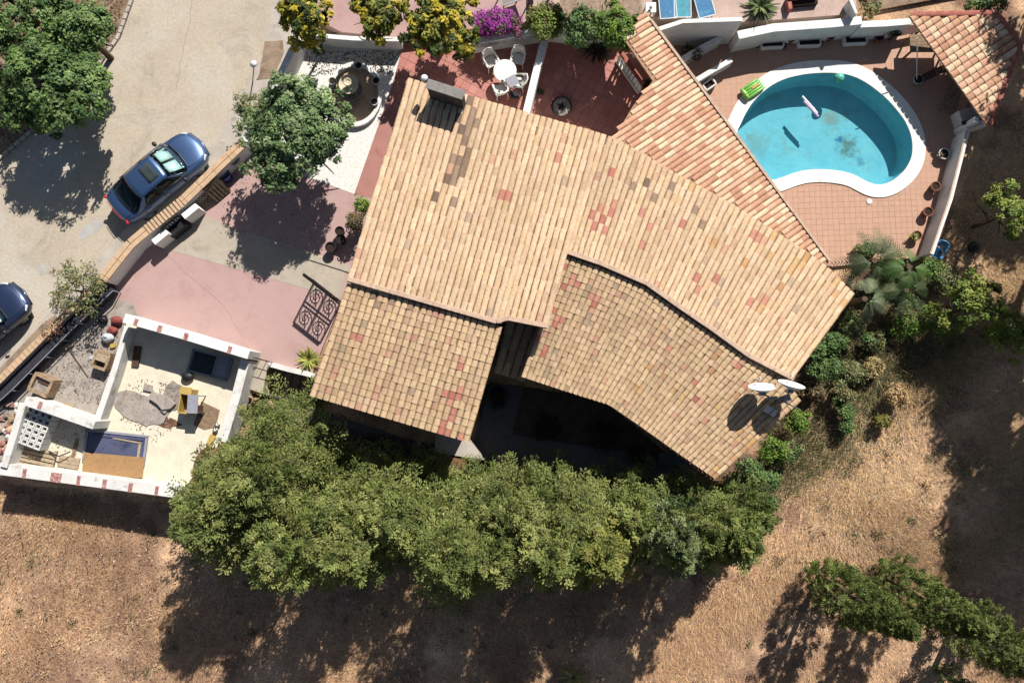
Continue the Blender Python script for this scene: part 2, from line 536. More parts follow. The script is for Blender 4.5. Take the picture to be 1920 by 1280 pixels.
POOL_PX = [(1360 + a / 4.5725, 120 + b / 4.5725) for a, b in POOL_Z]
pool_in = smooth_loop(PP(POOL_PX), 3)
pool_out = offset_loop(pool_in, 0.5)
pool_mid = [(p.x, p.y) for p in offset_loop(pool_in, 0.25)]

STAIR_PIT = [tuple(p[:2]) for p in PP([(498, 682), (604, 708), (600, 775), (484, 748)], -.6)]
_ns = [(rng.uniform(.25, .9), rng.uniform(0, 6.28), rng.uniform(0, 6.28)) for _ in range(7)]
def bumps(x, y):
    z = 0
    for f, a, ph in _ns:
        z = z + np.sin((x * math.cos(a) + y * math.sin(a)) * f * 2.2 + ph) / (1 + 2 * f)
    return z / 5.0

def terrain(x, y):
    x = np.asarray(x, float); y = np.asarray(y, float)
    ins = inside(PLAT, x, y); d = dist_poly(PLAT, x, y)
    t = np.clip(d / .75, 0, 1); t = t * t * (3 - 2 * t)
    sg = np.clip((x - 9.5) / 5, 0, 1) * np.clip((y + 9) / 5, 0, 1)
    low = 1 - .55 * sg * sg * (3 - 2 * sg)
    z = np.where(ins, -.16, -.16 - t * low + bumps(x, y) * .35 * t)
    z = np.where(inside(STAIR_PIT, x, y), -2.2, z)
    pi = [(p.x, p.y) for p in pool_in]
    pm = inside(pi, x, y) | (dist_poly(pi, x, y) < .42)
    return np.where(pm, -2.4, z)

def tz(x, y):
    return float(terrain(np.array([x]), np.array([y]))[0])

def axis(a, st):
    c = list(np.arange(-a, a + 1e-6, st))
    return np.array([-600, -200, -90, -50, -36] + c + [36, 50, 90, 200, 600])
gx, gy = axis(27, .3), axis(19, .3)
X, Y = np.meshgrid(gx, gy)
Z = terrain(X, Y)
nx, ny = len(gx), len(gy)
idx = np.arange(nx * ny).reshape(ny, nx)
quads = np.stack([idx[:-1, :-1], idx[:-1, 1:], idx[1:, 1:], idx[1:, :-1]], -1).reshape(-1, 4)
M['field'] = mat('dry_grass_ground', C(220, 176, 134, .86, .9), .97, .2, 1.1, C(162, 120, 94, .72), (.46, .62), .45, bump=.05, bscale=14, fine=.22, fscale=16)
g = raw_mesh('ground', np.stack([X, Y, Z], -1).reshape(-1, 3), quads, M['field'])
g.data.polygons.foreach_set('use_smooth', [True] * len(g.data.polygons))
tag(g, kind='structure')

def sheet(name, px, z, m, th=.02, smooth=False, hole=None):
    """flat ground layer; hole is a world loop"""
    pts = [(p.x, p.y) for p in PP(px, z)]
    if hole is None:
        o = MB().prism(pts, z - th, z).build(name, m)
    else:
        a = [Vector((p[0], p[1], z)) for p in pts]; h = [Vector((p[0], p[1], z)) for p in hole]
        tri = geometry.tessellate_polygon([a, h[::-1]])
        b = MB(); allv = a + h[::-1]
        fs = []
        for i, j, k in tri:
            if (allv[j] - allv[i]).cross(allv[k] - allv[i]).z < 0: i, k = k, i
            fs.append((i, j, k))
        b.add(allv, fs)
        o = b.build(name, m)
    return tag(o, kind='structure')

sheet('road', [(-420, 560), (0, 300), (80, 236), (172, 148), (226, 72), (252, 0), (270, -150), (300, -420), (560, -420), (520, -60), (512, 0), (494, 96), (470, 150),
               (402, 262), (300, 362), (190, 476), (100, 578), (0, 682), (-420, 1080)], 0.0, M['road'])
sheet('verge', [(-420, 545), (-420, -420), (300, -420), (262, -150), (243, 0), (216, 70), (163, 143), (72, 230), (0, 290)], .012, M['verge'])
sheet('pavement', [(520, -60), (512, 0), (494, 96), (470, 150), (402, 262), (300, 362), (190, 476), (100, 578), (0, 682), (-420, 1080), (-420, 1150),
                   (0, 760), (110, 630), (200, 540), (350, 380), (455, 275), (530, 135), (560, 60), (580, -60)], .1, M['pavement'], th=.1)
sheet('road_patch', [(148, 438), (158, 424), (176, 413), (192, 410), (195, 420), (182, 434), (166, 444), (150, 450)], .004, M['road_patch'], th=.004)
sheet('road_patch', [(70, 500), (84, 494), (88, 510), (76, 518)], .004, M['road_patch'], th=.004)
sheet('dirt_strip', [(486, 140), (496, 78), (530, 76), (532, 100), (512, 146), (480, 150)], .112, M['verge'], th=.01)
sheet('dirt_strip', [(120, 612), (60, 668), (0, 728), (-40, 770), (-60, 740), (0, 690), (80, 606), (104, 590)], .112, M['verge'], th=.01)

def crack(px, z, w, name='crack'):
    pts = PP(px, z); fine_ = []
    for p, q in zip(pts, pts[1:]):
        for k in range(5):
            r_ = p.lerp(q, k / 5); fine_.append(r_ + Vector((rng.uniform(-.05, .05), rng.uniform(-.05, .05), 0)))
    fine_.append(pts[-1])
    tag(MB().prism(strip(fine_, w, w), z - .003, z).build(name, M['crack']), kind='structure')
crack([(362, 0), (352, 60), (338, 120), (330, 170)], .005, .007)
crack([(248, 270), (244, 330), (238, 380)], .005, .006)
crack([(300, 470), (420, 570), (470, 660)], .004, .004)
# kerb on the far side of the road: a row of cast kerb stones
kerb_line = PP([(248, 0), (222, 72), (168, 146), (76, 233), (0, 298), (-60, 345)], .0)
kerb = thing('kerb', kerb_line[2], 'low concrete kerb curving along the dirt verge under the big trees', 'kerb')
seg = []
n_k = 34
for i in range(n_k):
    a, b2 = interp(kerb_line, i / n_k + .002), interp(kerb_line, (i + 1) / n_k - .002)
    MB().prism(strip([a, b2], .07, .07), -.02, .09 + rng.uniform(-.01, .01)).build('kerb_stone', M['pavement'], kerb)

# driveway, garden, patio and deck
sheet('driveway', [(455, 270), (476, 300), (600, 340), (662, 362), (700, 372), (650, 540), (585, 700), (465, 672), (240, 600), (190, 560), (200, 525), (330, 400)], .0, M['pink'])
sheet('driveway_band', [(388, 404), (446, 432), (520, 452), (590, 474), (648, 498), (640, 560), (600, 548), (563, 538), (298, 463)], .006, M['beige'], th=.006)
sheet('driveway_step', [(578, 486), (584, 478), (690, 510), (690, 522)], .05, M['beige'], th=.05)
sheet('garden_bed', [(540, 92), (566, 62), (760, 74), (752, 100), (735, 160), (700, 262), (664, 364), (600, 340), (480, 300), (452, 270)], .01, M['pebble'], th=.02)
sheet('red_path', [(752, 74), (830, 80), (830, 240), (720, 372), (702, 372), (662, 364), (700, 262), (735, 160)], .006, M['red_path'], th=.02)
sheet('landing', [(462, 668), (503, 680), (492, 738), (448, 722)], .02, M['beige'], th=1.8)
sheet('room_floor', [(240, 596), (462, 662), (430, 760), (412, 830), (345, 930), (0, 886), (50, 750), (180, 790)], .008, M['cream_floor'])
sheet('side_yard', [(-40, 770), (100, 640), (200, 556), (250, 570), (262, 606), (180, 790), (50, 750), (8, 880), (-60, 875)], .004, M['cement'])
sheet('courtyard', [(900, 690), (1000, 690), (1150, 740), (1345, 885), (1310, 930), (1040, 888), (900, 866)], tz(*P(950, 800).xy) + .1, M['shade_soil'], th=.4)
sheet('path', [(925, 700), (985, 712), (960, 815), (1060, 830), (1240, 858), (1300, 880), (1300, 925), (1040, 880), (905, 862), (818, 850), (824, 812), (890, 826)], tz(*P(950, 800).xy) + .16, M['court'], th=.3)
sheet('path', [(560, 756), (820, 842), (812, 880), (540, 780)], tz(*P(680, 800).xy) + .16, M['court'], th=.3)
sheet('raised_slab', [(818, 812), (880, 822), (908, 862), (814, 848)], .02, M['pavement'], th=1.1)
sheet('brown_patch', [(816, 850), (872, 862), (868, 892), (818, 884)], .0, M['soil'], th=1.1)
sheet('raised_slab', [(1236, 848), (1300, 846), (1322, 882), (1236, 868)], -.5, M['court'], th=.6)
sheet('terrace', [(1000, -220), (1000, 20), (1200, 30), (1390, 42), (1607, 26), (1590, -220)], 1.1, M['terrace'], th=1.2)
sheet('terrace', [(545, -160), (560, 20), (640, 60), (745, 72), (1000, 40), (1000, -160)], .5, M['pink'], th=.6)
sheet('lane', [(1800, -10), (1640, 20), (1600, -30), (1560, -300), (2000, -300), (1900, -40)], .02, M['verge'])

DECK_PX = [(1180, 70), (1240, 68), (1400, 88), (1705, 62), (1860, 30), (1800, 240), (1742, 480), (1560, 500), (1380, 400), (1150, 262), (1200, 160)]
sheet('pool_deck', DECK_PX, -.012, M['grout_deck'], hole=pool_mid)
PATIO_PX = [(752, 92), (885, 78), (1016, 62), (1200, 66), (1225, 160), (1160, 275), (870, 195), (735, 215), (742, 160)]
sheet('patio', PATIO_PX, .012, M['grout'], th=.03)

def lay_tiles(parent_name, poly_px, z, size, ang, cols, mat_o, mat_m, joint, near_px, holes=None, h=.009, jv=.06):
    par = bpy.data.objects[parent_name]
    po = origin_of(par)
    poly = [(p.x, p.y) for p in PP(poly_px, z)]
    c0 = P(*near_px, z)
    ca, sa = math.cos(ang), math.sin(ang)
    items = []
    n = int(34 / size)
    for i in range(-n, n):
        for j in range(-n, n):
            lx, ly = i * size, j * size
            cx, cy = c0.x + ca * lx - sa * ly, c0.y + sa * lx + ca * ly
            items.append((cx, cy))
    arr = np.array(items)
    dd = dist_poly(poly, arr[:, 0], arr[:, 1]); ii = inside(poly, arr[:, 0], arr[:, 1])
    keep = ii | (dd < size * .7)
    if holes is not None: keep &= ~inside(holes, arr[:, 0], arr[:, 1])
    arr, dd, ii = arr[keep], dd[keep], ii[keep]
    order = np.argsort(np.hypot(arr[:, 0] - c0.x, arr[:, 1] - c0.y))
    hs = (size - joint) / 2
    # one shared square tile
    b = MB()
    e = .004
    b.add([(-hs, -hs, 0), (hs, -hs, 0), (hs, hs, 0), (-hs, hs, 0), (-hs + e, -hs + e, h), (hs - e, -hs + e, h), (hs - e, hs - e, h), (-hs + e, hs - e, h)],
          [(4, 5, 6, 7), (0, 1, 5, 4), (1, 2, 6, 5), (2, 3, 7, 6), (3, 0, 4, 7)])
    proto = b.build('tile', mat_o, par, local=True)
    me = proto.data
    first = True; cnt = 0
    vs_, fs, ts = [], [], []
    for k in order:
        cx, cy = arr[k]
        cc = cols[min(len(cols) - 1, int(abs(rng.gauss(0, .9))))]
        f = rng.uniform(1 - jv, 1 + jv)
        cc = (cc[0] * f, cc[1] * f, cc[2] * f, 1)
        full = ii[k] and dd[k] > size * .72
        zz = z + rng.uniform(0, .003)
        if full and cnt < 300:
            o = proto if first else proto.copy()
            if not first: col.objects.link(o)
            first = False; cnt += 1
            o.location = (cx - po.x, cy - po.y, zz - po.z)
            o.rotation_euler = (rng.uniform(-.004, .004), rng.uniform(-.004, .004), ang)
            o.color = cc
        else:
            sq = [(cx + ca * a - sa * b_, cy + sa * a + ca * b_) for a, b_ in ((-hs, -hs), (hs, -hs), (hs, hs), (-hs, hs))]
            if not full: sq = clip_convex(poly, sq)
            if len(sq) < 3: continue
            n0 = len(vs_); m_ = len(sq)
            vs_ += [(x, y, zz) for x, y in sq] + [(x, y, zz + h) for x, y in sq]
            fs += [tuple(n0 + m_ + q for q in range(m_))] + [(n0 + q, n0 + (q + 1) % m_, n0 + m_ + (q + 1) % m_, n0 + m_ + q) for q in range(m_)]
            ts += [cc[:3]] * (2 * m_)
    if vs_:
        b = MB(); b.v, b.f, b.m = vs_, fs, [0] * len(fs)
        o = b.build('tiles', mat_m, par)
        at = o.data.color_attributes.new('tint', 'FLOAT_COLOR', 'POINT')
        t = np.ones((len(vs_), 4), dtype=np.float32); t[:, :3] = ts
        at.data.foreach_set('color', t.ravel())
        tag(o, kind='stuff')

lay_tiles('pool_deck', DECK_PX, -.01, .235, R(1.5), [C(219, 168, 136), C(217, 166, 134), C(221, 171, 139), C(215, 164, 132)], M['floor_o'], M['floor_m'], .004, (1600, 425), holes=pool_mid, h=.0035, jv=.025)
lay_tiles('patio', PATIO_PX, .014, .36, R(-28), [C(210, 134, 118), C(204, 128, 112), C(216, 142, 126), C(198, 120, 106)], M['floor_o'], M['floor_m'], .010, (1080, 215))

# ------------------------------------------------------------------ clay tile roofs
def make_barrel(seg=6):
    v, f = [], []
    for y, w, zo in ((0.0, .90, .0), (1.0, 1.0, .055)):
        for k in range(seg + 1):
            t = math.pi * k / seg
            v.append((-.5 * w * math.cos(t), y, .235 * w * math.sin(t) + zo))
    n = seg + 1
    for k in range(seg): f.append((k, k + 1, n + k + 1, n + k))
    v += [v[n + k] for k in range(n)]
    f.append(tuple(range(2 * n, 3 * n)))      # mortared lower end
    return np.array(v), f

BV, BF = make_barrel()
_proto_tile = {}

def put_tiles(roof, mats_xf, cols, n_obj, obj_order=None, flat=1.0):
    """mats_xf: list of (origin, x, y, z axes scaled) ; the first n_obj in obj_order become tile objects, the rest one field"""
    po = origin_of(roof)
    order = list(range(len(mats_xf))) if obj_order is None else obj_order
    objs = set(order[:n_obj])
    if n_obj:
        me = bpy.data.meshes.new('tile')
        me.from_pydata([(v[0], v[1], v[2] * flat) for v in BV], [], [tuple(f) for f in BF])
        me.polygons.foreach_set('use_smooth', [True] * (len(BF) - 1) + [False])
        me.materials.append(M['tile_o'])
    vs_, fs, ts, k = [], [], [], 0
    nv = len(BV)
    for i, (o, ax, ay, az) in enumerate(mats_xf):
        if i in objs:
            t = bpy.data.objects.new('tile', me)
            col.objects.link(t); t.parent = roof
            m4 = Matrix(((ax.x, ay.x, az.x, o.x - po.x), (ax.y, ay.y, az.y, o.y - po.y), (ax.z, ay.z, az.z, o.z - po.z), (0, 0, 0, 1)))
            t.matrix_basis = m4
            t.color = (*cols[i], 1)
        else:
            w = np.array(o)[None, :] + BV[:, :1] * np.array(ax)[None] + BV[:, 1:2] * np.array(ay)[None] + BV[:, 2:] * flat * np.array(az)[None]
            vs_.append(w); ts += [cols[i]] * nv
            fs += [tuple(q + k for q in f) for f in BF]; k += nv
    if vs_:
        b = MB(); b.v = np.concatenate(vs_).tolist(); b.f = fs; b.m = [0] * len(fs)
        o = b.build('roof_tiles', M['tile_m'], roof)
        o.data.polygons.foreach_set('use_smooth', [len(f) == 4 for f in fs])
        at = o.data.color_attributes.new('tint', 'FLOAT_COLOR', 'POINT')
        t = np.ones((len(ts), 4), dtype=np.float32); t[:, :3] = ts
        at.data.foreach_set('color', t.ravel())
        tag(o, kind='stuff')

def to_px(p):
    d = Vector(p) - Vector((0, 0, CAM_H))
    x, y, z = d.x, d.y * _ct + d.z * _st, -d.y * _st + d.z * _ct
    # inverse of the tilt about X
    yc = d.y * _ct + d.z * _st; zc = -d.y * _st + d.z * _ct
    return 960 + FOC * d.x / -zc, 640 - FOC * yc / -zc

def jit(v, s): return v * (1 + rng.uniform(-s, s))

def tile_at(p, ax, ay, w, L, zlift=0.0, wob=.03):
    az = ax.cross(ay).normalized()
    if az.z < 0: az = -az
    a = rng.gauss(0, wob)
    ax2 = (ax * math.cos(a) + ay * math.sin(a)); ay2 = (ay * math.cos(a) - ax * math.sin(a))
    ay2 = (ay2 + az * (rng.gauss(0, .010))).normalized()
    return (p + az * (zlift + rng.uniform(0, .008)), ax2 * w, ay2 * L, az * w)

def ruled_roof(house, top, bot, pitch, row, colfn, wfac=.84, lift=None, thick=.1, n_obj=0, wob=.02, chan=None, ndec=24, flat=1.0):
    """top / bot: world polylines of the upper and lower edge; tiles run from top to bottom"""
    Ltop = sum((b - a).length for a, b in zip(top, top[1:])); Lbot = sum((b - a).length for a, b in zip(bot, bot[1:]))
    n = max(2, round((Ltop + Lbot) / 2 / pitch))
    # deck under the tiles
    b = MB(); vv, ff = [], []
    for i in range(ndec + 1):
        s = i / ndec; T, B = interp(top, s), interp(bot, s)
        vv += [T, B, B - Vector((0, 0, thick)), T - Vector((0, 0, thick))]
    for i in range(ndec):
        for k in range(4):
            ff.append((i * 4 + k, (i + 1) * 4 + k, (i + 1) * 4 + (k + 1) % 4, i * 4 + (k + 1) % 4))
    ff += [(0, 1, 2, 3), tuple(reversed(range(ndec * 4, ndec * 4 + 4)))]
    b.add(vv, ff)
    bm = bmesh.new()
    roof = b.build('roof', chan or M['channel'], house)
    bm.from_mesh(roof.data); bmesh.ops.recalc_face_normals(bm, faces=bm.faces); bm.to_mesh(roof.data); bm.free()
    xs, cs = [], []
    for i in range(n):
        s = (i + .5) / n
        T, B = interp(top, s), interp(bot, s)
        d = (B - T); L = d.length; d.normalize()
        sT = (interp(top, min(1, s + .01)) - interp(top, max(0, s - .01))); sB = (interp(bot, min(1, s + .01)) - interp(bot, max(0, s - .01)))
        m = max(1, round(L / row)); r = L / m
        for j in range(m):
            t = j / m
            ax = sT.lerp(sB, t); ax -= d * ax.dot(d); ax.normalize()
            w = (Ltop * (1 - t) + Lbot * t) / n * wfac
            p = T + d * (L * t) + ax * rng.gauss(0, .006)
            zl = .006 + (lift(s, t) if lift else 0)
            xs.append(tile_at(p, ax, d, w * rng.uniform(.95, 1.04), r * 1.16, zl, wob))
            q = T + d * (L * (t + .5 / m))
            cs.append(colfn(*to_px(q), i, j))
    order = sorted(range(len(xs)), key=lambda k: rng.random()) if False else list(range(len(xs)))
    put_tiles(roof, xs, cs, n_obj, order, flat)
    return roof

_colf = {}
def weather(px, py, i):
    """soft weather patches and runs that follow a tile column"""
    if i not in _colf: _colf[i] = rng.uniform(.93, 1.06)
    w = math.sin(px * .021 + 1.3 * math.sin(py * .017)) * math.sin(py * .026 + 1.1 * math.sin(px * .013 + 2))
    return _colf[i] * (1 + .08 * w)
def pick(cols, wts, wf=1.0):
    c = rng.choices(cols, wts)[0]
    f = wf * rng.uniform(.965, 1.035); g_ = rng.uniform(.98, 1.02)
    return (min(1, c[0] * f * 1.01), min(1, c[1] * f * g_ * .985), min(1, c[2] * f / g_ * .97))

KA = .69
KO = .74
KN = .74
CREAM = [C(229, 195, 152, KA)[:3], C(233, 201, 159, KA)[:3], C(223, 187, 144, KA)[:3], C(226, 188, 142, KA)[:3], C(212, 176, 137, KA)[:3], C(218, 168, 134, KA)[:3], C(198, 170, 140, KA)[:3]]
OLD = [C(217, 183, 137, KO)[:3], C(211, 177, 132, KO)[:3], C(222, 189, 144, KO)[:3], C(204, 167, 127, KO)[:3], C(196, 166, 126, KO)[:3], C(208, 156, 124, KO)[:3], C(178, 154, 122, KO)[:3]]
RED = [C(208, 132, 110, KA)[:3], C(202, 118, 100, KA)[:3], C(216, 148, 122, KA)[:3]]
GREY = [C(150, 122, 100, KA)[:3], C(170, 142, 116, KA)[:3], C(132, 108, 90, KA)[:3]]
LICH = [C(216, 164, 100, KA)[:3], C(224, 180, 118, KA)[:3], C(202, 154, 104, KA)[:3]]

def near(px, py, spots):
    m = 0
    for x, y, rx, ry, k in spots:
        d = ((px - x) / rx) ** 2 + ((py - y) / ry) ** 2
        m = max(m, k * math.exp(-d * 1.2))
    return m

RED_A = [(1120, 400, 26, 55, .55), (1165, 360, 30, 50, .45), (1200, 440, 22, 40, .55), (1255, 478, 16, 16, .8), (1308, 520, 12, 26, .85), (955, 372, 12, 22, .6), (1270, 400, 50, 50, .12),
         (1400, 520, 90, 70, .08), (1420, 430, 60, 40, .10), (1040, 330, 60, 60, .10)]
def col_main(px, py, i, j):
    u = rng.random()
    if u < .5 * near(px, py, RED_A): return pick(RED, [3, 2, 3])
    g1 = near(px, py, [(868, 250, 16, 70, .9), (850, 330, 20, 60, .7), (1225, 350, 60, 40, .3), (1320, 430, 40, 30, .25)])
    if rng.random() < g1 * .7: return pick(GREY, [3, 5, 1])
    if rng.random() < near(px, py, [(1500, 470, 90, 60, .16), (1560, 580, 30, 50, .25), (1330, 360, 60, 30, .14)]): return pick(LICH, [1, 3, 1])
    return pick(CREAM, [10, 7, 6, 4, .8, .4, .2], weather(px, py, i))
RED_B = [(862, 700, 8, 60, .9), (850, 770, 22, 26, .75), (828, 800, 12, 20, .9), (868, 795, 10, 26, .9), (843, 745, 9, 40, .8), (786, 700, 10, 10, .3), (672, 628, 6, 8, .9)]
def col_lower(px, py, i, j):
    if rng.random() < .75 * near(px, py, RED_B): return pick(RED, [3, 2, 3])
    if rng.random() < near(px, py, [(720, 575, 40, 18, .4), (690, 600, 30, 20, .25)]): return pick(GREY, [3, 4, 1])
    return pick(OLD, [9, 7, 5, 3, 1.2, .7, .3], weather(px, py, i))
RED_C = [(1064, 510, 14, 30, .8), (1110, 560, 14, 14, .7), (1046, 590, 12, 34, .85), (1022, 660, 10, 40, .75), (1075, 540, 24, 24, .3), (1330, 690, 90, 60, .10), (1350, 740, 50, 40, .15)]
def col_right(px, py, i, j):
    if rng.random() < .8 * near(px, py, RED_C): return pick(RED, [3, 2, 3])
    if rng.random() < near(px, py, [(1410, 840, 26, 40, .85), (1360, 890, 30, 20, .8), (1440, 790, 20, 30, .5), (1300, 700, 120, 70, .12)]): return pick(LICH, [2, 2, 1])
    return pick(OLD, [9, 7, 5, 3, 1.3, .9, .4], weather(px, py, i))
NEWT = [C(226, 176, 138, KN)[:3], C(216, 160, 122, KN)[:3], C(240, 208, 168, KN)[:3], C(234, 194, 154, KN)[:3], C(204, 148, 114, KN)[:3]]
def col_new(px, py, i, j): return pick(NEWT, [5, 3, 3.2, 3, 1.5])

# heights of the house
ZR1, ZR2, ZE, ZB, ZC = 4.2, 3.72, 3.0, 3.74, 3.18
house = thing('house', P(1000, 520, 0), 'large house under pale old clay tile roofs bending round two wings', 'house')
a1_top = [P(650, 528, ZR1), P(930, 608, ZR1), P(950, 601, ZR1), P(1025, 616, ZR1)]
a1_bot = [P(764, 150, ZE), P(1126, 254, ZE)]
ridge2_px = [(1060, 476), (1121, 497), (1211, 536), (1267, 576), (1324, 615), (1400, 670), (1484, 714)]
a2_top = [P(a, b, ZR2) for a, b in ridge2_px]
eave2 = [P(1126, 254, ZE), P(1150, 262, ZE), P(1205, 292, ZE), P(1260, 325, ZE), P(1375, 388, ZE), P(1490, 462, ZE), P(1550, 503, ZE), P(1600, 555, ZE)]
ruled_roof(house, a1_top, a1_bot, .24, .42, col_main, wfac=.94, flat=.95, lift=lambda s, t: .05 if t < .48 else 0.0)
ruled_roof(house, a2_top, eave2, .22, .38, col_main, wfac=.94, flat=.95)
c_top = [P(a, b + 3, ZR2 - .1) for a, b in ridge2_px[:-1]] + [P(1478, 716, ZR2 - .14), P(1502, 752, ZR2 - .25)]
c_bot = [P(978, 704, ZC), P(1060, 731, ZC), P(1143, 757, ZC), P(1200, 796, ZC), P(1270, 846, ZC), P(1343, 897, ZC)]
ruled_roof(house, c_top, c_bot, .205, .235, col_right, wfac=.91, flat=.85)
b_top = [P(651, 531, ZR1 - .11), P(942, 613, ZR1 - .11)]
b_bot = [P(581, 739, ZB), P(880, 827, ZB)]
ruled_roof(house, b_top, b_bot, .236, .262, col_lower, wfac=.90, n_obj=300, flat=.9)
s_top = [P(950, 598, 2.1), P(1022, 617, 2.1)]
s_bot = [P(927, 694, 1.9), P(984, 711, 1.9)]
ruled_roof(house, s_top, s_bot, .33, .5, lambda *a: pick(OLD, [3, 3, 2, 2, 2, 1, 1]), wfac=.9)

# ridge mortar along the two steps, verge strip at the gable
def ridge_bar(pts, w, h, m='mortar', dz=.02):
    b = MB()
    for p, q in zip(pts, pts[1:]):
        b.prism(strip([p, q], w / 2, w / 2), 0, 0)
        n0 = len(b.v) - 8
        zs = []
        for k in range(8):
            v = Vector(b.v[n0 + k]); t = (v - p).dot(q - p) / (q - p).length_squared
            zb = p.z + (q.z - p.z) * max(0, min(1, t)) + dz
            b.v[n0 + k] = (v.x, v.y, zb + (h if k >= 4 else 0))
    return b.build('ridge_mortar', M[m], house, bevel=.02)
up = Vector((.05, .17, 0))
ridge_bar([p + up * .55 for p in a1_top], .17, .085)
ridge_bar([p + Vector((.09, .13, 0)) * .6 for p in a2_top], .17, .085)
ridge_bar([P(1024, 616, ZR1), P(1060, 478, ZR2 + .06)], .1, .09, dz=0)

# walls below the roofs
def under(poly_px_z, inset=.3):
    pts = [P(*q) for q in poly_px_z]
    c = sum((Vector((p.x, p.y)) for p in pts), Vector((0, 0))) / len(pts)
    loop = offset_loop([Vector((p.x, p.y, 0)) for p in pts], -inset)
    MB().prism([(p.x, p.y) for p in loop], -1.4, [q.z - .16 for q in pts]).build('wall', M['white'], house)
under([(764, 160, ZE), (1126, 256, ZE), (1025, 614, ZR1), (650, 526, ZR1)])
under([(1126, 256, ZE), (1205, 292, ZE), (1375, 388, ZE), (1600, 555, ZE), (1484, 712, ZR2), (1324, 615, ZR2), (1211, 536, ZR2), (1060, 476, ZR2)])
under([(1062, 482, ZR2 - .12), (1211, 542, ZR2 - .12), (1324, 620, ZR2 - .12), (1495, 750, ZR2 - .45), (1343, 895, ZC), (1143, 755, ZC), (985, 706, ZC)], .45)
under([(652, 536, ZR1 - .11), (945, 614, ZR1 - .11), (878, 824, ZB), (583, 737, ZB)], .45)
under([(952, 602, 2.05), (1020, 619, 2.05), (980, 704, 1.85), (930, 692, 1.85)], .06)
# eave board of the courtyard wing
fb = MB()
f0, f1 = P(1146, 757, ZC - .05), P(1336, 894, ZC - .05)
fb.prism(strip([f0, f1], -.02, .1), ZC - .25, ZC - .03)
fb.build('eave_board', M['wood_dark'], house)
# chimney parapet by the top eave
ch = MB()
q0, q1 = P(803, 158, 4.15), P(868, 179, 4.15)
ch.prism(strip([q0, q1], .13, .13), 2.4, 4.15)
chim = ch.build('chimney', M['shade_grey'], house)
MB().prism(strip([q0 + (q0 - q1) * .03, q1 + (q1 - q0) * .03], .18, .18), 4.152, 4.21).build('chimney_cap', M['grey_render'], chim)
MB().lathe([(.1, 0), (.12, .12), (.09, .2), (.14, .26), (.1, .34)], P(797, 152, 3.9), 12).build('vent_pot', M['white_metal'], chim, smooth=True)

# ------------------------------------------------------------------ roofs made on a lattice (porch and gazebo)
def lattice_roof(thing_o, poly_px, e0px, e1px, ze, slope, pitch, row, colfn, wfac=.84, chan=None, n_obj=300):
    e0, e1 = P(*e0px, ze), P(*e1px, ze)
    u = (e1 - e0).normalized(); n2 = Vector((-u.y, u.x, 0))
    cpt = P(*np.mean(np.array(poly_px), 0), ze)
    if (cpt - e0).dot(n2) < 0: n2 = -n2
    def on(px, py):
        z = ze
        for _ in range(8):
            p = P(px, py, z); z = ze + (p - e0).dot(n2) * slope
        return P(px, py, z)
    poly = [on(*q) for q in poly_px]
    b = MB()
    b.prism([(p.x, p.y) for p in poly], 0, [p.z for p in poly])
    k = len(poly); 
    for i in range(k):
        v = b.v[k + i]; b.v[i] = (v[0], v[1], v[2] - .1)
    roof = b.build('roof', chan or M['channel_new'], thing_o)
    p2 = [(p.x, p.y) for p in poly]
    xs, cs, ins_ = [], [], []
    d = (-n2 - Vector((0, 0, slope))).normalized()
    i0, i1 = -30, 70
    for i in range(i0, i1):
        for j in range(-2, 40):
            c = e0 + u * ((i + .5) * pitch) + n2 * ((j + .5) * row)
            top = e0 + u * ((i + .5) * pitch) + n2 * ((j + 1) * row); top.z = ze + (j + 1) * row * slope
            if not inside(p2, [c.x], [c.y])[0]: continue
            xs.append(tile_at(top, u if u.cross(d).z > 0 else -u, d, pitch * wfac * rng.uniform(.96, 1.03), row * 1.14, .006, .012))
            cs.append(colfn(*to_px(top), i, j))
    put_tiles(roof, xs, cs, n_obj, None, .8)
    return roof, poly, on

porch = thing('porch', P(1350, 260, 0), 'covered porch beside the pool under striped new pink clay tiles', 'porch')
d_poly = [(1204, 30), (1219, 40), (1553, 490), (1556, 500), (1490, 462), (1375, 388), (1260, 325), (1150, 262), (1186, 200), (1224, 152), (1170, 74)]
roofD, polyD, onD = lattice_roof(porch, d_poly, (1219, 40), (1553, 490), 2.35, .16, .215, .42, col_new)
# white trim along the pool edge
e0, e1 = P(1220, 38, 2.37), P(1555, 489, 2.37)
MB().prism(strip([e0, e1], .05, .05), 2.25, 2.44).build('eave_trim', M['mortar'], porch)
for t in (.1, .34, .58, .8):
    p = e0.lerp(e1, t) + Vector((-.22, -.12, 0))
    MB().prism(strip([p + Vector((-.14, 0, 0)), p + Vector((.14, 0, 0))], .14, .14), 0, 2.28).build('post', M['white'], porch)
# balustrade at the end of the porch
bal = thing('balustrade', P(1185, 120, 0), 'white baluster railing with red rail below the end of the striped porch roof', 'balustrade')
p0, p1 = P(1163, 96, .95), P(1206, 158, .95)
MB().prism(strip([p0, p1], .09, .09), .88, .98).build('handrail', M['terracotta_red'], bal)
MB().prism(strip([p0, p1], .1, .1), .02, .14).build('base_rail', M['white'], bal)
for k in range(9):
    p = p0.lerp(p1, (k + .5) / 9)
    MB().lathe([(.05, .14), (.07, .3), (.09, .45), (.05, .62), (.04, .7), (.07, .86)], (p.x, p.y, 0), 8).build('baluster', M['white'], bal, smooth=True)

gaz = thing('gazebo', P(1790, 140, 0), 'poolside gazebo under a pink and cream scalloped tile roof with red ridge caps', 'gazebo')
g_poly = [(1706, 30), (1868, 27), (1911, 84), (1852, 236)]
roofG, polyG, onG = lattice_roof(gaz, g_poly, (1706, 30), (1852, 236), 1.6, .1, .28, .30, col_new, wfac=.95)
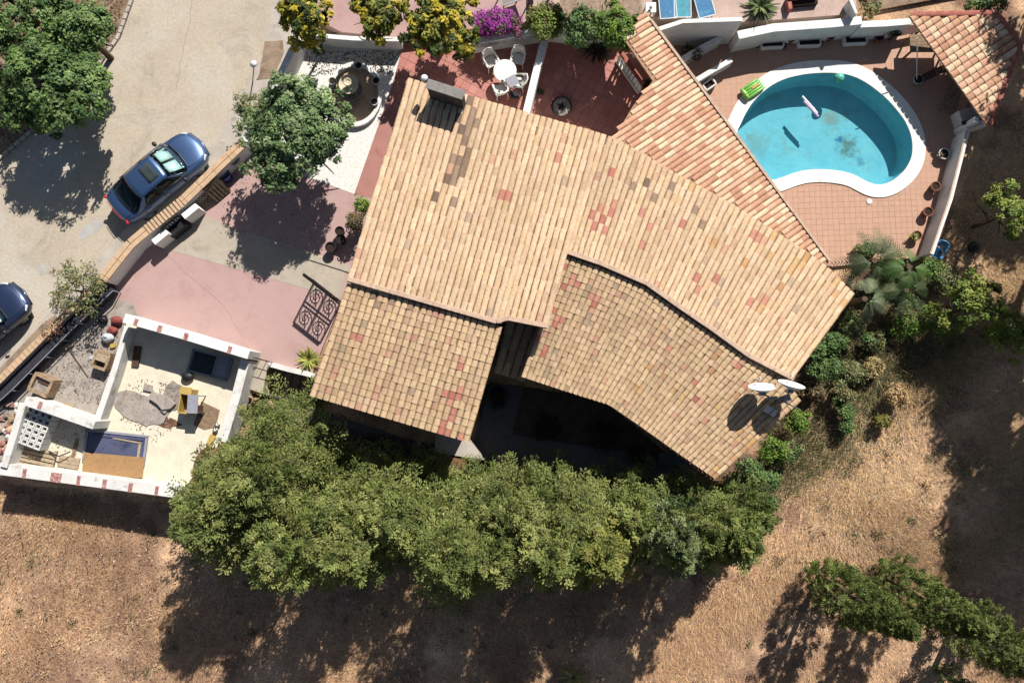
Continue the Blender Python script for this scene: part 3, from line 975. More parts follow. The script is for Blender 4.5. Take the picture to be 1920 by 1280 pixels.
# ridge caps: half round caps one by one
capv = make_barrel(6)
def caps(par, a, b_, w, L, m):
    d = (b_ - a); n = max(1, round(d.length / L)); d.normalize()
    ax = Vector((d.y, -d.x, 0)).normalized()
    for k in range(n):
        p = a.lerp(b_, k / n)
        bb = MB(); az = ax.cross(d).normalized()
        if az.z < 0: az = -az
        bb.add([p + ax * (v[0] * w) + d * (v[1] * L * 1.08) + az * (v[2] * w * .8) for v in capv[0]], capv[1])
        bb.build('ridge_cap', m, par, smooth=False)
caps(gaz, polyG[0] + Vector((0, .05, .03)), polyG[1] + Vector((0, .05, .03)), .24, .4, M['terracotta_red'])
caps(gaz, polyG[1] + Vector((.03, 0, .03)), polyG[2] + Vector((.03, 0, .03)), .24, .4, M['terracotta_red'])
caps(gaz, polyG[2] + Vector((.04, 0, .03)), polyG[3] + Vector((.04, 0, .03)), .22, .4, M['terracotta_red'])
for q in ((1835, 222), (1860, 50), (1880, 130)):
    p = onG(*q); MB().prism(strip([p + Vector((-.1, 0, 0)), p + Vector((.1, 0, 0))], .1, .1), -.1, p.z - .12).build('post', M['white'], gaz)
beam0, beam1 = polyG[0].lerp(polyG[3], .04), polyG[0].lerp(polyG[3], .96)
MB().prism(strip([Vector((beam0.x + .25, beam0.y + .1, 0)), Vector((beam1.x + .25, beam1.y + .1, 0))], .07, .07), 1.38, 1.5).build('beam', M['wood_dark'], gaz)

# ------------------------------------------------------------------ walls
def wall(name, px, z1, th, label, m='white', z0=-.2, cat='wall', bricks=(), zs=None):
    pts = PP(px, z1)
    o = MB().prism(strip(pts, th / 2, th / 2), z0, z1)
    o = o.build(name, M[m])
    tag(o, label, cat)
    for s, w in bricks:
        p, q = interp(pts, s), interp(pts, min(1, s + .02))
        d = (q - p).normalized()
        MB().prism(strip([p - d * w / 2, p + d * w / 2], th * .5 + .004, th * .36), z1 - .1, z1 + .012).build('brick', M['brick'], o)
    return o

# unfinished outbuilding: five wall runs
out = thing('outbuilding', P(230, 760, 0), 'roofless white walled outbuilding with bricks showing in its wall tops', 'outbuilding')
def owall(px, z1, th, bricks=(), m='white_old', z0=-.2):
    pts = PP(px, z1)
    o = MB().prism(strip(pts, th / 2, th / 2), z0, z1).build('wall', M[m], out, bevel=.02)
    for s, w in bricks:
        p, q = interp(pts, s), interp(pts, min(1, s + .02)); d = (q - p).normalized()
        MB().prism(strip([p - d * w / 2, p + d * w / 2], th * .3, th * .5 + .004), z1 - .1, z1 + .014).build('brick', M['brick'], o)
owall([(232, 596), (345, 628), (466, 665)], 1.4, .36, [(.1, .16), (.29, .18), (.5, .18), (.85, .16)], 'white')
owall([(460, 674), (440, 750), (416, 828)], .95, .36)
owall([(238, 612), (212, 700), (180, 792)], .65, .24)
owall([(176, 797), (110, 774), (46, 751)], 1.2, .34, [(.78, .16)])
owall([(42, 756), (26, 812), (6, 876)], .85, .28)
owall([(-6, 878), (160, 900), (343, 924)], .75, .46, [(.15, .15), (.32, .42), (.44, .14), (.58, .16), (.72, .16), (.86, .14)], 'white_old', -1.6)

# street walls
sw = thing('garden_wall', P(330, 400, 0), 'low garden wall topped with orange clay tiles beside the blue car', 'wall')
sw_pts = PP([(456, 268), (342, 378), (248, 454), (192, 524)], 0.95)
MB().prism(strip(sw_pts, .16, .16), 0, 0.93).build('wall', M['white'], sw)
Lsw = sum((b - a).length for a, b in zip(sw_pts, sw_pts[1:]))
nt_ = 48
k = 0
while k < nt_:
    cross = .43 < (k + .5) / nt_ < .66
    m_ = 1 if cross else min(5, nt_ - k)
    if not cross and k / nt_ < .43 < (k + m_) / nt_: m_ = max(1, int(.43 * nt_) - k + 1)
    s0, s1 = k / nt_, (k + m_) / nt_ - .0025
    a, b2 = interp(sw_pts, s0), interp(sw_pts, s1)
    d = (b2 - a).normalized()
    mt = M['terracotta']
    if cross:
        MB().prism(strip([a + d * .02, b2 - d * .02], .21, .21), 0.935, 0.99 + rng.uniform(0, .02)).build('cap_tile', mt, sw)
    else:
        MB().prism(strip([a, b2], .205, -.012), 0.935, 0.99 + rng.uniform(0, .012)).build('cap_tile', mt, sw)
        MB().prism(strip([a, b2], -.012, .205), 0.935, 0.985 + rng.uniform(0, .012)).build('cap_tile', mt, sw)
    k += m_
lw = thing('low_wall', P(80, 650, 0), 'low brick capped wall with a dark shade strip and a white rail behind it', 'wall')
lw_pts = PP([(190, 526), (118, 594), (0, 712), (-70, 775)], .85)
MB().prism(strip(lw_pts, .12, .12), 0, .83).build('wall', M['grey_render'], lw)
for k in range(34):
    a, b2 = interp(lw_pts, k / 34), interp(lw_pts, (k + 1) / 34 - .003)
    MB().prism(strip([a, b2], .13, .13), .835, .88 + rng.uniform(0, .012)).build('cap_brick', M['terracotta'], lw)
rail_pts = [Vector((p.x, p.y, .62)) for p in lw_pts]
sh = Vector((.24, -.24, 0))
MB().prism(strip([p + sh * .9 for p in rail_pts], .17, .17), .1, .6).build('netting', M['dark_cloth'], lw)  # dark strip standing in for shade on the wall's inner face
MB().tube([Vector((p.x, p.y, .66)) + sh * 1.6 for p in rail_pts], .022, 8).build('rail', M['grey_board'], lw)
for k in range(9):
    p = interp([Vector((q.x, q.y, 0)) + sh * 1.6 for q in rail_pts], k / 8)
    MB().tube([p, p + Vector((0, 0, .66))], .02, 6).build('rail_post', M['grey_board'], lw)

wall('garden_wall', [(554, 78), (524, 142), (486, 210), (458, 264)], 1.2, .26, 'white rendered garden wall running behind the yellow shrub down to the street', z0=0)
wall('divider_wall', [(1022, 68), (1004, 140), (984, 222)], .95, .29, 'thin white wall dividing the red tiled patio in two', z0=0)
wall('pool_wall', [(1200, 66), (1280, 40), (1392, 36)], 2.0, .16, 'tall white wall below the blue sun loungers', z0=-.1)
pw = wall('retaining_wall', [(1384, 66), (1450, 52), (1560, 44), (1616, 38)], 1.25, .34, 'long white retaining wall with slit vents behind the pool planters', z0=-.1)
wall('retaining_wall', [(1612, 46), (1660, 44), (1708, 40)], 1.15, .26, 'short white wall section running in behind the gazebo roof', z0=-.1)
for x, y in ((1432, 59), (1490, 56), (1558, 50), (1640, 44)):
    p = P(x, y, .85)
    MB().box(p + Vector((0, -.12, 0)), (.22, .03, .07)).build('vent', M['black_plastic'], pw)
wall('stair_wall', [(1352, 70), (1310, 92), (1270, 116)], .75, .2, 'white stair wall that meets the retaining wall, upper of two', z0=-.1)
wall('stair_wall', [(1372, 112), (1336, 132), (1296, 156)], .6, .2, 'free ended white stair wall beside the pool, nearer the green float', z0=-.1)
wall('boundary_wall', [(1815, 246), (1783, 372), (1747, 476)], .95, .16, 'white boundary wall with a terracotta top running down from the gazebo', z0=-.6)
p_ = PP([(1815, 246), (1783, 372), (1747, 476)], .99)
bw = bpy.data.objects['boundary_wall']
MB().prism(strip(p_, -.01, .075), .952, .975).build('coping_strip', M['mortar'], bw)
# patio top wall with pierced blocks
pw2 = thing('patio_wall', P(955, 70, 0), 'white topped patio wall with pierced blocks under the purple flowers', 'wall')
wp = PP([(885, 78), (960, 66), (1018, 56)], .9)
MB().prism(strip(wp, .11, .11), 0, .5).build('wall', M['white'], pw2)
for k in range(10):
    a, b2 = interp(wp, (k + .12) / 10), interp(wp, (k + .88) / 10)
    m_ = a.lerp(b2, .5); d = (b2 - a).normalized(); nn = Vector((-d.y, d.x, 0))
    bb = MB()
    for s in (0, .5, 1):
        q = a.lerp(b2, s); bb.prism(strip([q - d * .025, q + d * .025], .07, .07), .502, .84)
    bb.prism(strip([a, b2], .07, .07), .66, .70)
    bb.build('pierced_block', M['white'], pw2)
MB().prism(strip(wp, .12, .12), .845, .92).build('wall_cap', M['white'], pw2)
wall('patio_wall', [(1018, 58), (1100, 66), (1172, 60)], .8, .16, 'shaded white patio wall under the green hedge bushes', z0=0)
wall('garden_wall', [(566, 64), (660, 72), (752, 74)], .75, .18, 'shaded white wall behind the round fountain bed', z0=0)
# short stone wall stub by the stairs
wall('stair_wall', [(503, 682), (540, 692), (590, 704)], .25, .2, 'low white edging wall beside the yellow agave', 'white_old', z0=-2.2)

# ------------------------------------------------------------------ swimming pool
pool = thing('swimming_pool', P(1555, 240, 0), 'kidney shaped turquoise swimming pool with a broad white coping', 'pool')
# basin
def pool_mat():
    m, nt, b = new_mat('painted_pool_plaster')
    base = C(146, 212, 220, .82)
    o = mixc(nt, ramp(nt, noise(nt, .9, 5, .6), .35, .7), base, C(118, 200, 216, .82))
    o = mixc(nt, ramp(nt, noise(nt, 1.5, 6, .7), .55, .72), o, C(150, 190, 182, .72))
    geo = nd(nt, 'ShaderNodeNewGeometry')
    for (x, y, r, c, k) in ((1556, 222, .75, C(190, 176, 150), .75), (1588, 276, .8, C(120, 130, 112), .8), (1415, 270, .95, C(170, 180, 170), .5), (1574, 262, .28, C(40, 120, 190), .8), (1610, 300, .4, C(60, 160, 200), .6)):
        vm = nd(nt, 'ShaderNodeVectorMath', operation='DISTANCE')
        nt.links.new(geo.outputs['Position'], vm.inputs[0]); vm.inputs[1].default_value = P(x, y, -1.03)
        ad = nd(nt, 'ShaderNodeMath', operation='MULTIPLY_ADD')
        nt.links.new(noise(nt, 3.2, 5, .7), ad.inputs[0]); ad.inputs[1].default_value = r * 2.0; nt.links.new(vm.outputs['Value'], ad.inputs[2])
        f = nd(nt, 'ShaderNodeMath', operation='MULTIPLY'); nt.links.new(ramp(nt, ad.outputs[0], r * 1.75, r * 1.15), f.inputs[0]); f.inputs[1].default_value = k
        o = mixc(nt, f.outputs[0], o, c)
    nt.links.new(o, b.inputs['Base Color']); b.inputs['Roughness'].default_value = .85
    return m
M['pool'] = pool_mat()
ZF = -1.05
flo = offset_loop(pool_in, -.18)
n = len(pool_in)
b = MB()
rings = [[(p.x, p.y, .0) for p in pool_in], [(p.x, p.y, -.8) for p in offset_loop(pool_in, -.05)], [(p.x, p.y, ZF) for p in flo]]
vv = [v for r_ in rings for v in r_]
ff = [(k * n + i, k * n + (i + 1) % n, (k + 1) * n + (i + 1) % n, (k + 1) * n + i) for k in range(2) for i in range(n)]
b.add(vv, ff)
tri = geometry.tessellate_polygon([[Vector((p.x, p.y, 0)) for p in flo]])
b.add([(p.x, p.y, ZF) for p in flo], [tuple(t) for t in tri])
bs = b.build('basin', M['pool'], pool, smooth=False)
bm = bmesh.new(); bm.from_mesh(bs.data); bmesh.ops.remove_doubles(bm, verts=bm.verts, dist=.001); bmesh.ops.recalc_face_normals(bm, faces=bm.faces); bmesh.ops.reverse_faces(bm, faces=bm.faces); bm.to_mesh(bs.data); bm.free()
wl = offset_loop(pool_in, .01)
b = MB(); tri = geometry.tessellate_polygon([[Vector((p.x, p.y, 0)) for p in wl]])
fs = []
for i, j, k in tri:
    if (wl[j] - wl[i]).cross(wl[k] - wl[i]).z < 0: i, k = k, i
    fs.append((i, j, k))
b.add([(p.x, p.y, -.1) for p in wl], fs); b.build('water', M['water'], pool)
# coping stones, cast in long curved lengths
ci, co = offset_loop(pool_in, -.05), offset_loop(pool_in, .5)
cuts = [0, 38, 47, 72, 102]
for a, e in zip(cuts, cuts[1:] + [n]):
    vv, ff = [], []
    m_ = e - a
    for q in range(m_ + 1):
        i = (a + q) % n
        o_, i_ = Vector(co[i]), Vector(ci[i])
        if q == m_: o_ = o_.lerp(co[i - 1], .03); i_ = i_.lerp(ci[i - 1], .03)
        vv += [(i_.x, i_.y, -.03), (i_.x, i_.y, .035), (o_.x, o_.y, .035), (o_.x, o_.y, -.03)]
    for q in range(m_):
        for k in range(4): ff.append((q * 4 + k, q * 4 + (k + 1) % 4, (q + 1) * 4 + (k + 1) % 4, (q + 1) * 4 + k))
    ff += [(3, 2, 1, 0), tuple(range(m_ * 4, m_ * 4 + 4))]
    o = MB().add(vv, ff).build('coping', M['coping'], pool)
    bm = bmesh.new(); bm.from_mesh(o.data); bmesh.ops.recalc_face_normals(bm, faces=bm.faces); bm.to_mesh(o.data); bm.free()

# floating things
def at(px, py, z=0.0): return P(px, py, z)
p = at(1573, 147, .06)
fb = MB().ball((p.x, p.y, p.z), .215, 18).build('beach_ball', M['mint_vinyl'], smooth=True)
tag(fb, 'mint green beach ball floating at the shaded far edge of the pool', 'ball')
for (a, b_, m_, lb) in (((1504, 181), (1532, 213), 'foam_white', 'white foam pool noodle floating beside the pink one'), ((1507, 190), (1534, 219), 'foam_pink', 'pale pink foam pool noodle floating beside the white one')):
    q0, q1 = at(*a, -.06), at(*b_, -.06)
    o = MB().tube([q0, q0.lerp(q1, .5) + Vector((0, 0, .01)), q1], .055, 10).build('pool_noodle', M[m_], smooth=False)
    tag(o, lb, 'pool noodle', 'foam noodles in the pool')
# green air bed on the coping
ab = thing('air_mattress', at(1411, 168, .05), 'bright green inflatable mattress with a yellow print lying across the coping', 'inflatable', rz=R(35))
for k in range(5):
    MB().ball((0, 0, .09), 1, 14, sq=(.47, .075, .085)).build('air_tube', M['green_vinyl'], ab, local=True, smooth=True, loc=(0, -.22 + k * .11, 0))
MB().ball((-.44, 0, .12), 1, 12, sq=(.12, .3, .11)).build('pillow', M['green_vinyl'], ab, local=True, smooth=True)
MB().ball((.08, .02, .17), 1, 12, sq=(.2, .07, .02)).build('print', M['yellow'], ab, local=True, smooth=True)
p = at(1630, 378, .0)
sk = MB().lathe([(.0, .028), (.10, .028), (.115, .02), (.12, 0)], (p.x, p.y, 0), 18).build('skimmer_lid', M['white_plastic'])
tag(sk, 'round white skimmer lid set in the deck just off the coping', 'lid')

# ------------------------------------------------------------------ pots on the deck
def plant_pot(name, px, py, r, h, label, m='pot', green=None, group=None, z=0.0):
    c = P(px, py, z)
    t = thing(name, c, label, 'plant pot', group)
    MB().lathe([(r * .68, 0), (r * .92, h * .8), (r * 1.02, h * .82), (r * 1.02, h), (r * .84, h), (r * .8, h * .85), (0, h * .84)], (c.x, c.y, z), 18).build('pot', M[m], t, smooth=False)
    MB().lathe([(0, h * .865), (r * .79, h * .86), (r * .8, h * .8)], (c.x, c.y, z), 14).build('soil', M['potting'], t)
    return t, c
GP = 'terracotta pots along the boundary wall'
plant_pot('plant_pot', 1747, 353, .2, .34, 'empty terracotta pot by the boundary wall, nearest the gazebo of the two bare ones', group=GP)
plant_pot('plant_pot', 1733, 400, .2, .34, 'empty terracotta pot by the boundary wall, next to the yellow leaved plant', group=GP)
t_yl, c_yl = plant_pot('plant_pot', 1713, 444, .2, .3, 'terracotta pot with a yellow green plant by the end of the boundary wall', group=GP)
t_cac, c_cac = plant_pot('plant_pot', 1764, 292, .24, .3, 'stone pot with a pale plant at the tip of the gazebo shadow', m='white_pot', group=GP)
t_um, c_um = plant_pot('plant_pot', 1718, 152, .22, .2, 'round pot base holding the thin white pole by the gazebo', m='white_pot')
pole = MB().tube([P(1719, 151, .12), P(1720, 72, 1.75)], .022, 8).build('pole', M['white_metal'])
pole.name = 'parasol_pole'; tag(pole, 'thin leaning white pole standing in a round pot by the gazebo', 'pole')
# white planters by the retaining wall
def frame_box(name, px, py, w, d, h, rz, label, m='white', group=None, z=0.0, fill=True):
    c = P(px, py, z)
    t = thing(name, c, label, 'planter', group, rz)
    th = .05
    for (x, y, sx, sy) in ((0, d / 2, w, th), (0, -d / 2, w, th), (w / 2, 0, th, d - th), (-w / 2, 0, th, d - th)):
        MB().box((x, y, h / 2), (sx, sy, h)).build('side', M[m], t, local=True)
    if fill: MB().box((0, 0, h * .35), (w - th, d - th, h * .5)).build('soil', M['potting'], t, local=True)
    return t
for x, y, lb in ((1445, 86, 'white trough planter below the wall, nearest the stair walls'), (1514, 83, 'white trough planter below the wall, middle one of three'), (1600, 79, 'white trough planter below the wall, nearest the gazebo')):
    frame_box('planter', x, y, .92, .34, .28, R(3), lb, group='white trough planters')
frame_box('planter', 1327, 163, .5, .3, .3, R(35), 'small white open planter at the free end of the stair wall')
for x, y, r_, lb in ((1480, 78, .16, 'dark pot with a bushy plant between the first two trough planters'), (1553, 74, .17, 'terracotta pot between the second and third trough planters'), (1643, 75, .2, 'pot with dark foliage beside the gazebo')):
    plant_pot('plant_pot', x, y, r_, .3, lb)

# gazebo furniture
def table(name, px, py, w, d, h, rz, label, m='wood', z=0.0, cat='table'):
    c = P(px, py, z); t = thing(name, c, label, cat, rz=rz)
    nb = 5
    for k in range(nb):
        MB().box((0, -d / 2 + d * (k + .5) / nb, h - .02), (w, d / nb - .008, .04)).build('plank', M[m], t, local=True)
    for sx in (-1, 1):
        for sy in (-1, 1):
            MB().box((sx * (w / 2 - .08), sy * (d / 2 - .07), (h - .04) / 2), (.07, .07, h - .04)).build('leg', M[m], t, local=True)
    return t
table('dining_table', 1728, 96, 1.7, .75, .72, R(0), 'plank dining table half under the gazebo roof', 'wood')
table('bench', 1752, 140, 1.5, .32, .42, R(24), 'dark red bench reaching out from under the gazebo roof', 'wood_dark', cat='bench')
table('sun_bed', 1778, 180, .62, 1.5, .4, R(-18), 'tan plank day bed on the deck beside the gazebo', 'wood')
table('bench', 1690, 66, 1.3, .35, .42, R(12), 'dark wooden bench along the wall behind the gazebo table', 'wood_dark', cat='bench')
bq = thing('barbecue', P(1812, 236, 0), 'white masonry barbecue with a wooden shelf under the low corner of the gazebo', 'barbecue', rz=R(16))
MB().box((0, -.16, .42), (1.15, .3, .84)).build('base', M['white'], bq, local=True)
MB().box((.36, .3, .5), (.4, .58, 1.0)).build('chimney', M['white'], bq, local=True)
MB().box((-.2, .3, .32), (.68, .56, .64)).build('hearth', M['white_old'], bq, local=True)
MB().box((-.1, -.02, .9), (1.3, .16, .06)).build('shelf', M['wood_dark'], bq, local=True)
for k in range(6): MB().box((-.45 + k * .1, .3, .67), (.012, .5, .012)).build('grill_bar', M['grey_metal'], bq, local=True)

# ------------------------------------------------------------------ upper terrace
def lounger(px, py, rz, m, label):
    t = thing('sun_lounger', P(px, py, 1.1), label, 'sun lounger', 'sun loungers on the upper terrace', rz)
    for s in (-1, 1):
        MB().tube([(s * .34, -1.0, .32), (s * .34, .35, .32), (s * .34, 1.0, .62)], .025, 8).build('rail', M['white_metal'], t, local=True)
        for y in (-.85, .3): MB().tube([(s * .34, y, 0), (s * .34, y, .32)], .022, 8).build('leg', M['white_metal'], t, local=True)
    for y, z in ((-1.0, .32), (1.0, .62)): MB().tube([(-.34, y, z), (.34, y, z)], .025, 8).build('cross_bar', M['white_metal'], t, local=True)
    MB().add([(-.31, -.97, .335), (.31, -.97, .335), (.31, .33, .325), (-.31, .33, .325), (.31, .98, .625), (-.31, .98, .625)], [(0, 1, 2, 3), (3, 2, 4, 5)]).build('sling', M[m], t, local=True)
    return t
lounger(1247, -2, R(4), 'blue_sling', 'blue fabric sun lounger beside the small white table')
lounger(1276, -4, R(0), 'teal_sling', 'teal fabric sun lounger, middle of three on the terrace')
lounger(1311, -4, R(14), 'blue_sling', 'blue fabric sun lounger set at an angle to the other two')
sd = thing('side_table', P(1217, 24, 1.1), 'small white side table between the reed roof and the loungers', 'table')
MB().box((0, 0, .42), (.42, .42, .035)).build('top', M['white_plastic'], sd, local=True, bevel=.01)
for sx in (-1, 1):
    for sy in (-1, 1): MB().box((sx * .17, sy * .17, .2), (.04, .04, .4)).build('leg', M['white_plastic'], sd, local=True)
cup = P(1219, 18, 1.55)
tag(MB().lathe([(.05, 0), (.08, .14), (.07, .14), (.045, .02), (0, .02)], cup, 12).build('cup', M['white_plastic']), 'round white cup standing on the small terrace table', 'cup')
rr = thing('reed_roof', P(1110, -20, 1.1), 'tan reed mat shade roof at the top edge above the hedge', 'shade roof')
zr = 2.4
ra = [P(*q, zr) for q in ((1030, -70), (1196, -80), (1206, 26), (1060, 34))]
nr = 46
for k in range(nr):
    s0, s1 = k / nr, (k + .9) / nr
    b = MB(); zz = rng.uniform(-.012, .012)
    quad = [ra[0].lerp(ra[1], s0), ra[0].lerp(ra[1], s1), ra[3].lerp(ra[2], s1), ra[3].lerp(ra[2], s0)]
    b.prism([(q.x + rng.gauss(0, .012), q.y) for q in quad], zr + zz - .03, zr + zz + .01); b.build('reed_strip', M['reed'], rr)
for q in ((1070, 20), (1200, 14), (1045, -60), (1190, -60)):
    p = P(*q, zr); MB().tube([(p.x, p.y, 1.1), (p.x, p.y, zr - .03)], .05, 8).build('post', M['wood_dark'], rr)
gt = thing('patio_table', P(962, 4, .5), 'glass topped garden table in the neighbouring yard above the purple flowers', 'table', rz=R(20))
MB().box((0, 0, .72), (1.1, .7, .02)).build('top', M['glass_clear'], gt, local=True)
for (x, y, sx, sy) in ((0, .36, 1.16, .04), (0, -.36, 1.16, .04), (.57, 0, .04, .7), (-.57, 0, .04, .7)): MB().box((x, y, .715), (sx, sy, .05)).build('frame', M['grey_metal'], gt, local=True)
for sx in (-1, 1):
    for sy in (-1, 1): MB().box((sx * .53, sy * .33, .36), (.04, .04, .72)).build('leg', M['grey_metal'], gt, local=True)
tw = MB()
tw.prism([(p.x, p.y) for p in PP([(1592, 0), (1604, 26), (1608, 26), (1597, -6)], 1.7)], 1.1, 1.7); tag(tw.build('terrace_wall', M['white']), 'short white end wall of the upper terrace next to the dry slope', 'wall')
br = thing('brick_planter', P(1500, 6, 1.1), 'brick edged planter with a white sill on the upper terrace', 'planter', rz=R(6))
MB().box((0, .1, .2), (1.2, .16, .4)).build('side', M['terracotta_red'], br, local=True)
MB().box((-.55, -.1, .16), (.16, .5, .32)).build('side', M['terracotta_red'], br, local=True)
MB().box((.05, .32, .42), (.9, .24, .05)).build('sill', M['white'], br, local=True)
MB().box((.1, -.08, .1), (1.1, .2, .2)).build('soil', M['potting'], br, local=True)

# ------------------------------------------------------------------ patio set
def chair_proto():
    t = thing('garden_chair', (0, 0, 0), '', 'chair', 'white garden chairs round the table')
    w = M['white_plastic']
    MB().box((0, 0, .43), (.46, .46, .04)).build('seat', w, t, local=True, bevel=.012)
    b = MB()
    for k in range(7):
        a = -1.0 + 2.0 * k / 6
        x = .25 * math.sin(a); y = -.10 - .16 * math.cos(a) - .02
        b.box((x, y - .02, .68), (.07, .018, .42), rz=-a * .0 + math.atan2(-x, .6), tilt=Matrix.Rotation(R(10), 3, 'X'))
    b.build('back_slats', w, t, local=True)
    MB().tube([(-.27, .1, .64), (-.28, -.12, .68), (-.2, -.33, .9), (0, -.38, .94), (.2, -.33, .9), (.28, -.12, .68), (.27, .1, .64)], .03, 8).build('back_rim', w, t, local=True, smooth=True)
    for s in (-1, 1):
        MB().box((s * .27, .0, .645), (.075, .5, .03)).build('armrest', w, t, local=True, bevel=.01)
        for y in (.2, -.2): MB().tube([(s * .22, y * .9, .64 if y > 0 else .42), (s * .25, y * 1.15, 0)], .024, 8).build('leg', w, t, local=True)
    return t
tc = P(947, 146, .012)
gt2 = thing('garden_table', tc, 'round white garden table on the red patio with a cloth over one side', 'table')
MB().lathe([(0, .70), (.46, .70), (.48, .715), (.47, .73), (.0, .735)], (tc.x, tc.y, .012), 28).build('tabletop', M['white_plastic'], gt2)
MB().lathe([(.3, .0), (.06, .08), (.05, .68), (.1, .7)], (tc.x, tc.y, .012), 14).build('pedestal', M['white_plastic'], gt2)
cl = MB()
cp = P(961, 152, .77)
cl.box((cp.x, cp.y, .765), (.44, .44, .012), rz=R(28)); tag(cl.build('table_cloth', M['grey_board']), 'pale folded cloth lying on the round garden table', 'cloth')
glp = P(942, 154, .75)
tag(MB().lathe([(.05, 0), (.055, .12), (.045, .12), (.04, .02), (0, .02)], glp, 12).build('ash_cup', M['stone_grey']), 'small grey cup near the rim of the round garden table', 'cup')
ch0 = chair_proto()
spots = ((921, 124, -150, 'white plastic chair tucked in nearest the purple flowers'), (971, 119, 170, 'white plastic chair between the table and the white dividing wall top'),
         (972, 163, 85, 'white plastic chair backed against the dividing wall side'), (939, 176, 20, 'white plastic chair nearest the house roof with a dark cushion beside it'))
for k, (x, y, a, lb) in enumerate(spots):
    o = ch0 if k == 0 else dup(ch0, (0, 0, 0))
    o.location = P(x, y, .012); o.rotation_euler = (0, 0, R(a)); o['label'] = lb
fp = thing('fire_bowl', P(1052, 205, .012), 'round dark metal fire bowl with ash on the red patio', 'fire bowl')
fc = P(1052, 205, .012)
MB().lathe([(.16, .12), (.34, .2), (.42, .36), (.44, .36), (.44, .33), (.36, .2), (0, .15)], fc, 26).build('bowl', M['black_plastic'], fp, smooth=True)
MB().lathe([(0, .29), (.2, .285), (.385, .27)], fc, 20).build('ash', M['stone_grey'], fp)
for k in range(5):
    a = k * 1.3; MB().tube([(fc.x + .16 * math.cos(a), fc.y + .16 * math.sin(a), .32), (fc.x - .12 * math.cos(a + .5), fc.y - .12 * math.sin(a + .5), .35)], .035, 7).build('log', M['black_iron'], fp)
for k in range(3):
    a = k * 2.09; MB().tube([(fc.x + .3 * math.cos(a), fc.y + .3 * math.sin(a), .0), (fc.x + .24 * math.cos(a), fc.y + .24 * math.sin(a), .2)], .03, 7).build('leg', M['black_iron'], fp)
cu = P(965, 178, .3)
tag(MB().box((cu.x, cu.y, .3), (.36, .3, .1), rz=R(10)).build('cushion', M['dark_cloth'], bevel=.03), 'dark cushion on a low stool beside the chair nearest the roof', 'cushion')

# ------------------------------------------------------------------ fountain
fo = P(667, 180, 0)
fr = thing('fountain_ring', fo, 'low round white kerb ringing the fountain bed', 'kerb')
rr_ = 1.24
for k in range(20):
    a0, a1 = 2 * math.pi * k / 20, 2 * math.pi * (k + .97) / 20
    pts = [(fo.x + r * math.cos(a) * .92, fo.y + r * math.sin(a) * 1.12) for r, a in ((rr_, a0), (rr_, (a0 + a1) / 2), (rr_, a1), (rr_ - .17, a1), (rr_ - .17, (a0 + a1) / 2), (rr_ - .17, a0))]
    MB().prism(pts, 0, .22).build('ring_stone', M['white'], fr)
tag(MB().prism([(fo.x + (rr_ - .1) * .92 * math.cos(2 * math.pi * k / 32), fo.y + (rr_ - .1) * 1.12 * math.sin(2 * math.pi * k / 32)) for k in range(32)], 0, .05).build('fountain_bed', M['terracotta']), kind='structure')
fn = thing('fountain', P(662, 174, .05), 'tiered cream stone fountain standing in the round bed', 'fountain')
fc = P(662, 174, .05)
def fl(name, prof, m='fountain', n=24): return MB().lathe(prof, fc, n).build(name, M[m], fn, smooth=False)
fl('base_basin', [(.36, 0), (.42, .1), (.46, .3), (.48, .32), (.44, .34), (.4, .2), (0, .18)], 'stone_grey')
fl('pedestal', [(.14, .18), (.1, .4), (.14, .62), (.1, .7)])
fl('upper_basin', [(.1, .66), (.3, .74), (.4, .86), (.41, .9), (.38, .9), (.3, .82), (0, .8)])
fl('finial', [(.12, .8), (.08, .95), (.15, 1.05), (.17, 1.12), (.14, 1.14), (.06, 1.08), (0, 1.1)])
for x, y, lb in ((674, 128, 'small round pot in the fountain bed, nearest the shaded garden wall'), (626, 157, 'small round pot in the fountain bed, half behind the big tree'), (707, 156, 'small round pot in the fountain bed, nearest the red path'), (704, 195, 'pale pot in the sunlit part of the fountain bed')):
    plant_pot('plant_pot', x, y, .17, .3, lb, m='white_pot', group='pots in the fountain bed', z=.05)

# ------------------------------------------------------------------ driveway things
gate = thing('iron_gate', P(597, 532, 0), 'dark iron gate with scrolls standing open on the pink driveway beside the house', 'gate')
g0, g1 = P(590, 527, 0), P(640, 566, 0)
gd = (g1 - g0).normalized(); gl = (g1 - g0).length
def gp(s, z): return g0 + gd * (gl * s) + Vector((0, 0, z))
GH = 1.75
for s in (0, .5, 1): MB().tube([gp(s, .02), gp(s, GH)], .035, 8).build('upright', M['rust_iron'], gate)
for z in (.1, .85, 1.0, GH): MB().tube([gp(0, z), gp(1, z)], .032, 8).build('cross_rail', M['rust_iron'], gate)
for k in range(12):
    s = (k + .5) / 12; MB().tube([gp(s, .1), gp(s, GH)], .012, 6).build('bar', M['rust_iron'], gate)
for c_ in (.25, .75):
    for z in (.48, 1.38):
        pts = []
        for q in range(26):
            a = q * .5; r = .05 + .011 * q
            pts.append(gp(c_ + r * math.cos(a) / gl, z + r * math.sin(a)))
        MB().tube(pts, .022, 6).build('scroll', M['rust_iron'], gate)
        MB().tube([p + gd * .0 + Vector((0, 0, 0)) for p in (gp(c_ - .12, z - .3), gp(c_ + .12, z + .3))], .025, 6).build('scroll', M['rust_iron'], gate)
MB().prism(strip([g0 + gd * .02, g1 - gd * .02], .06, .06), GH + .03, GH + .09).build('top_rail', M['black_iron'], gate)
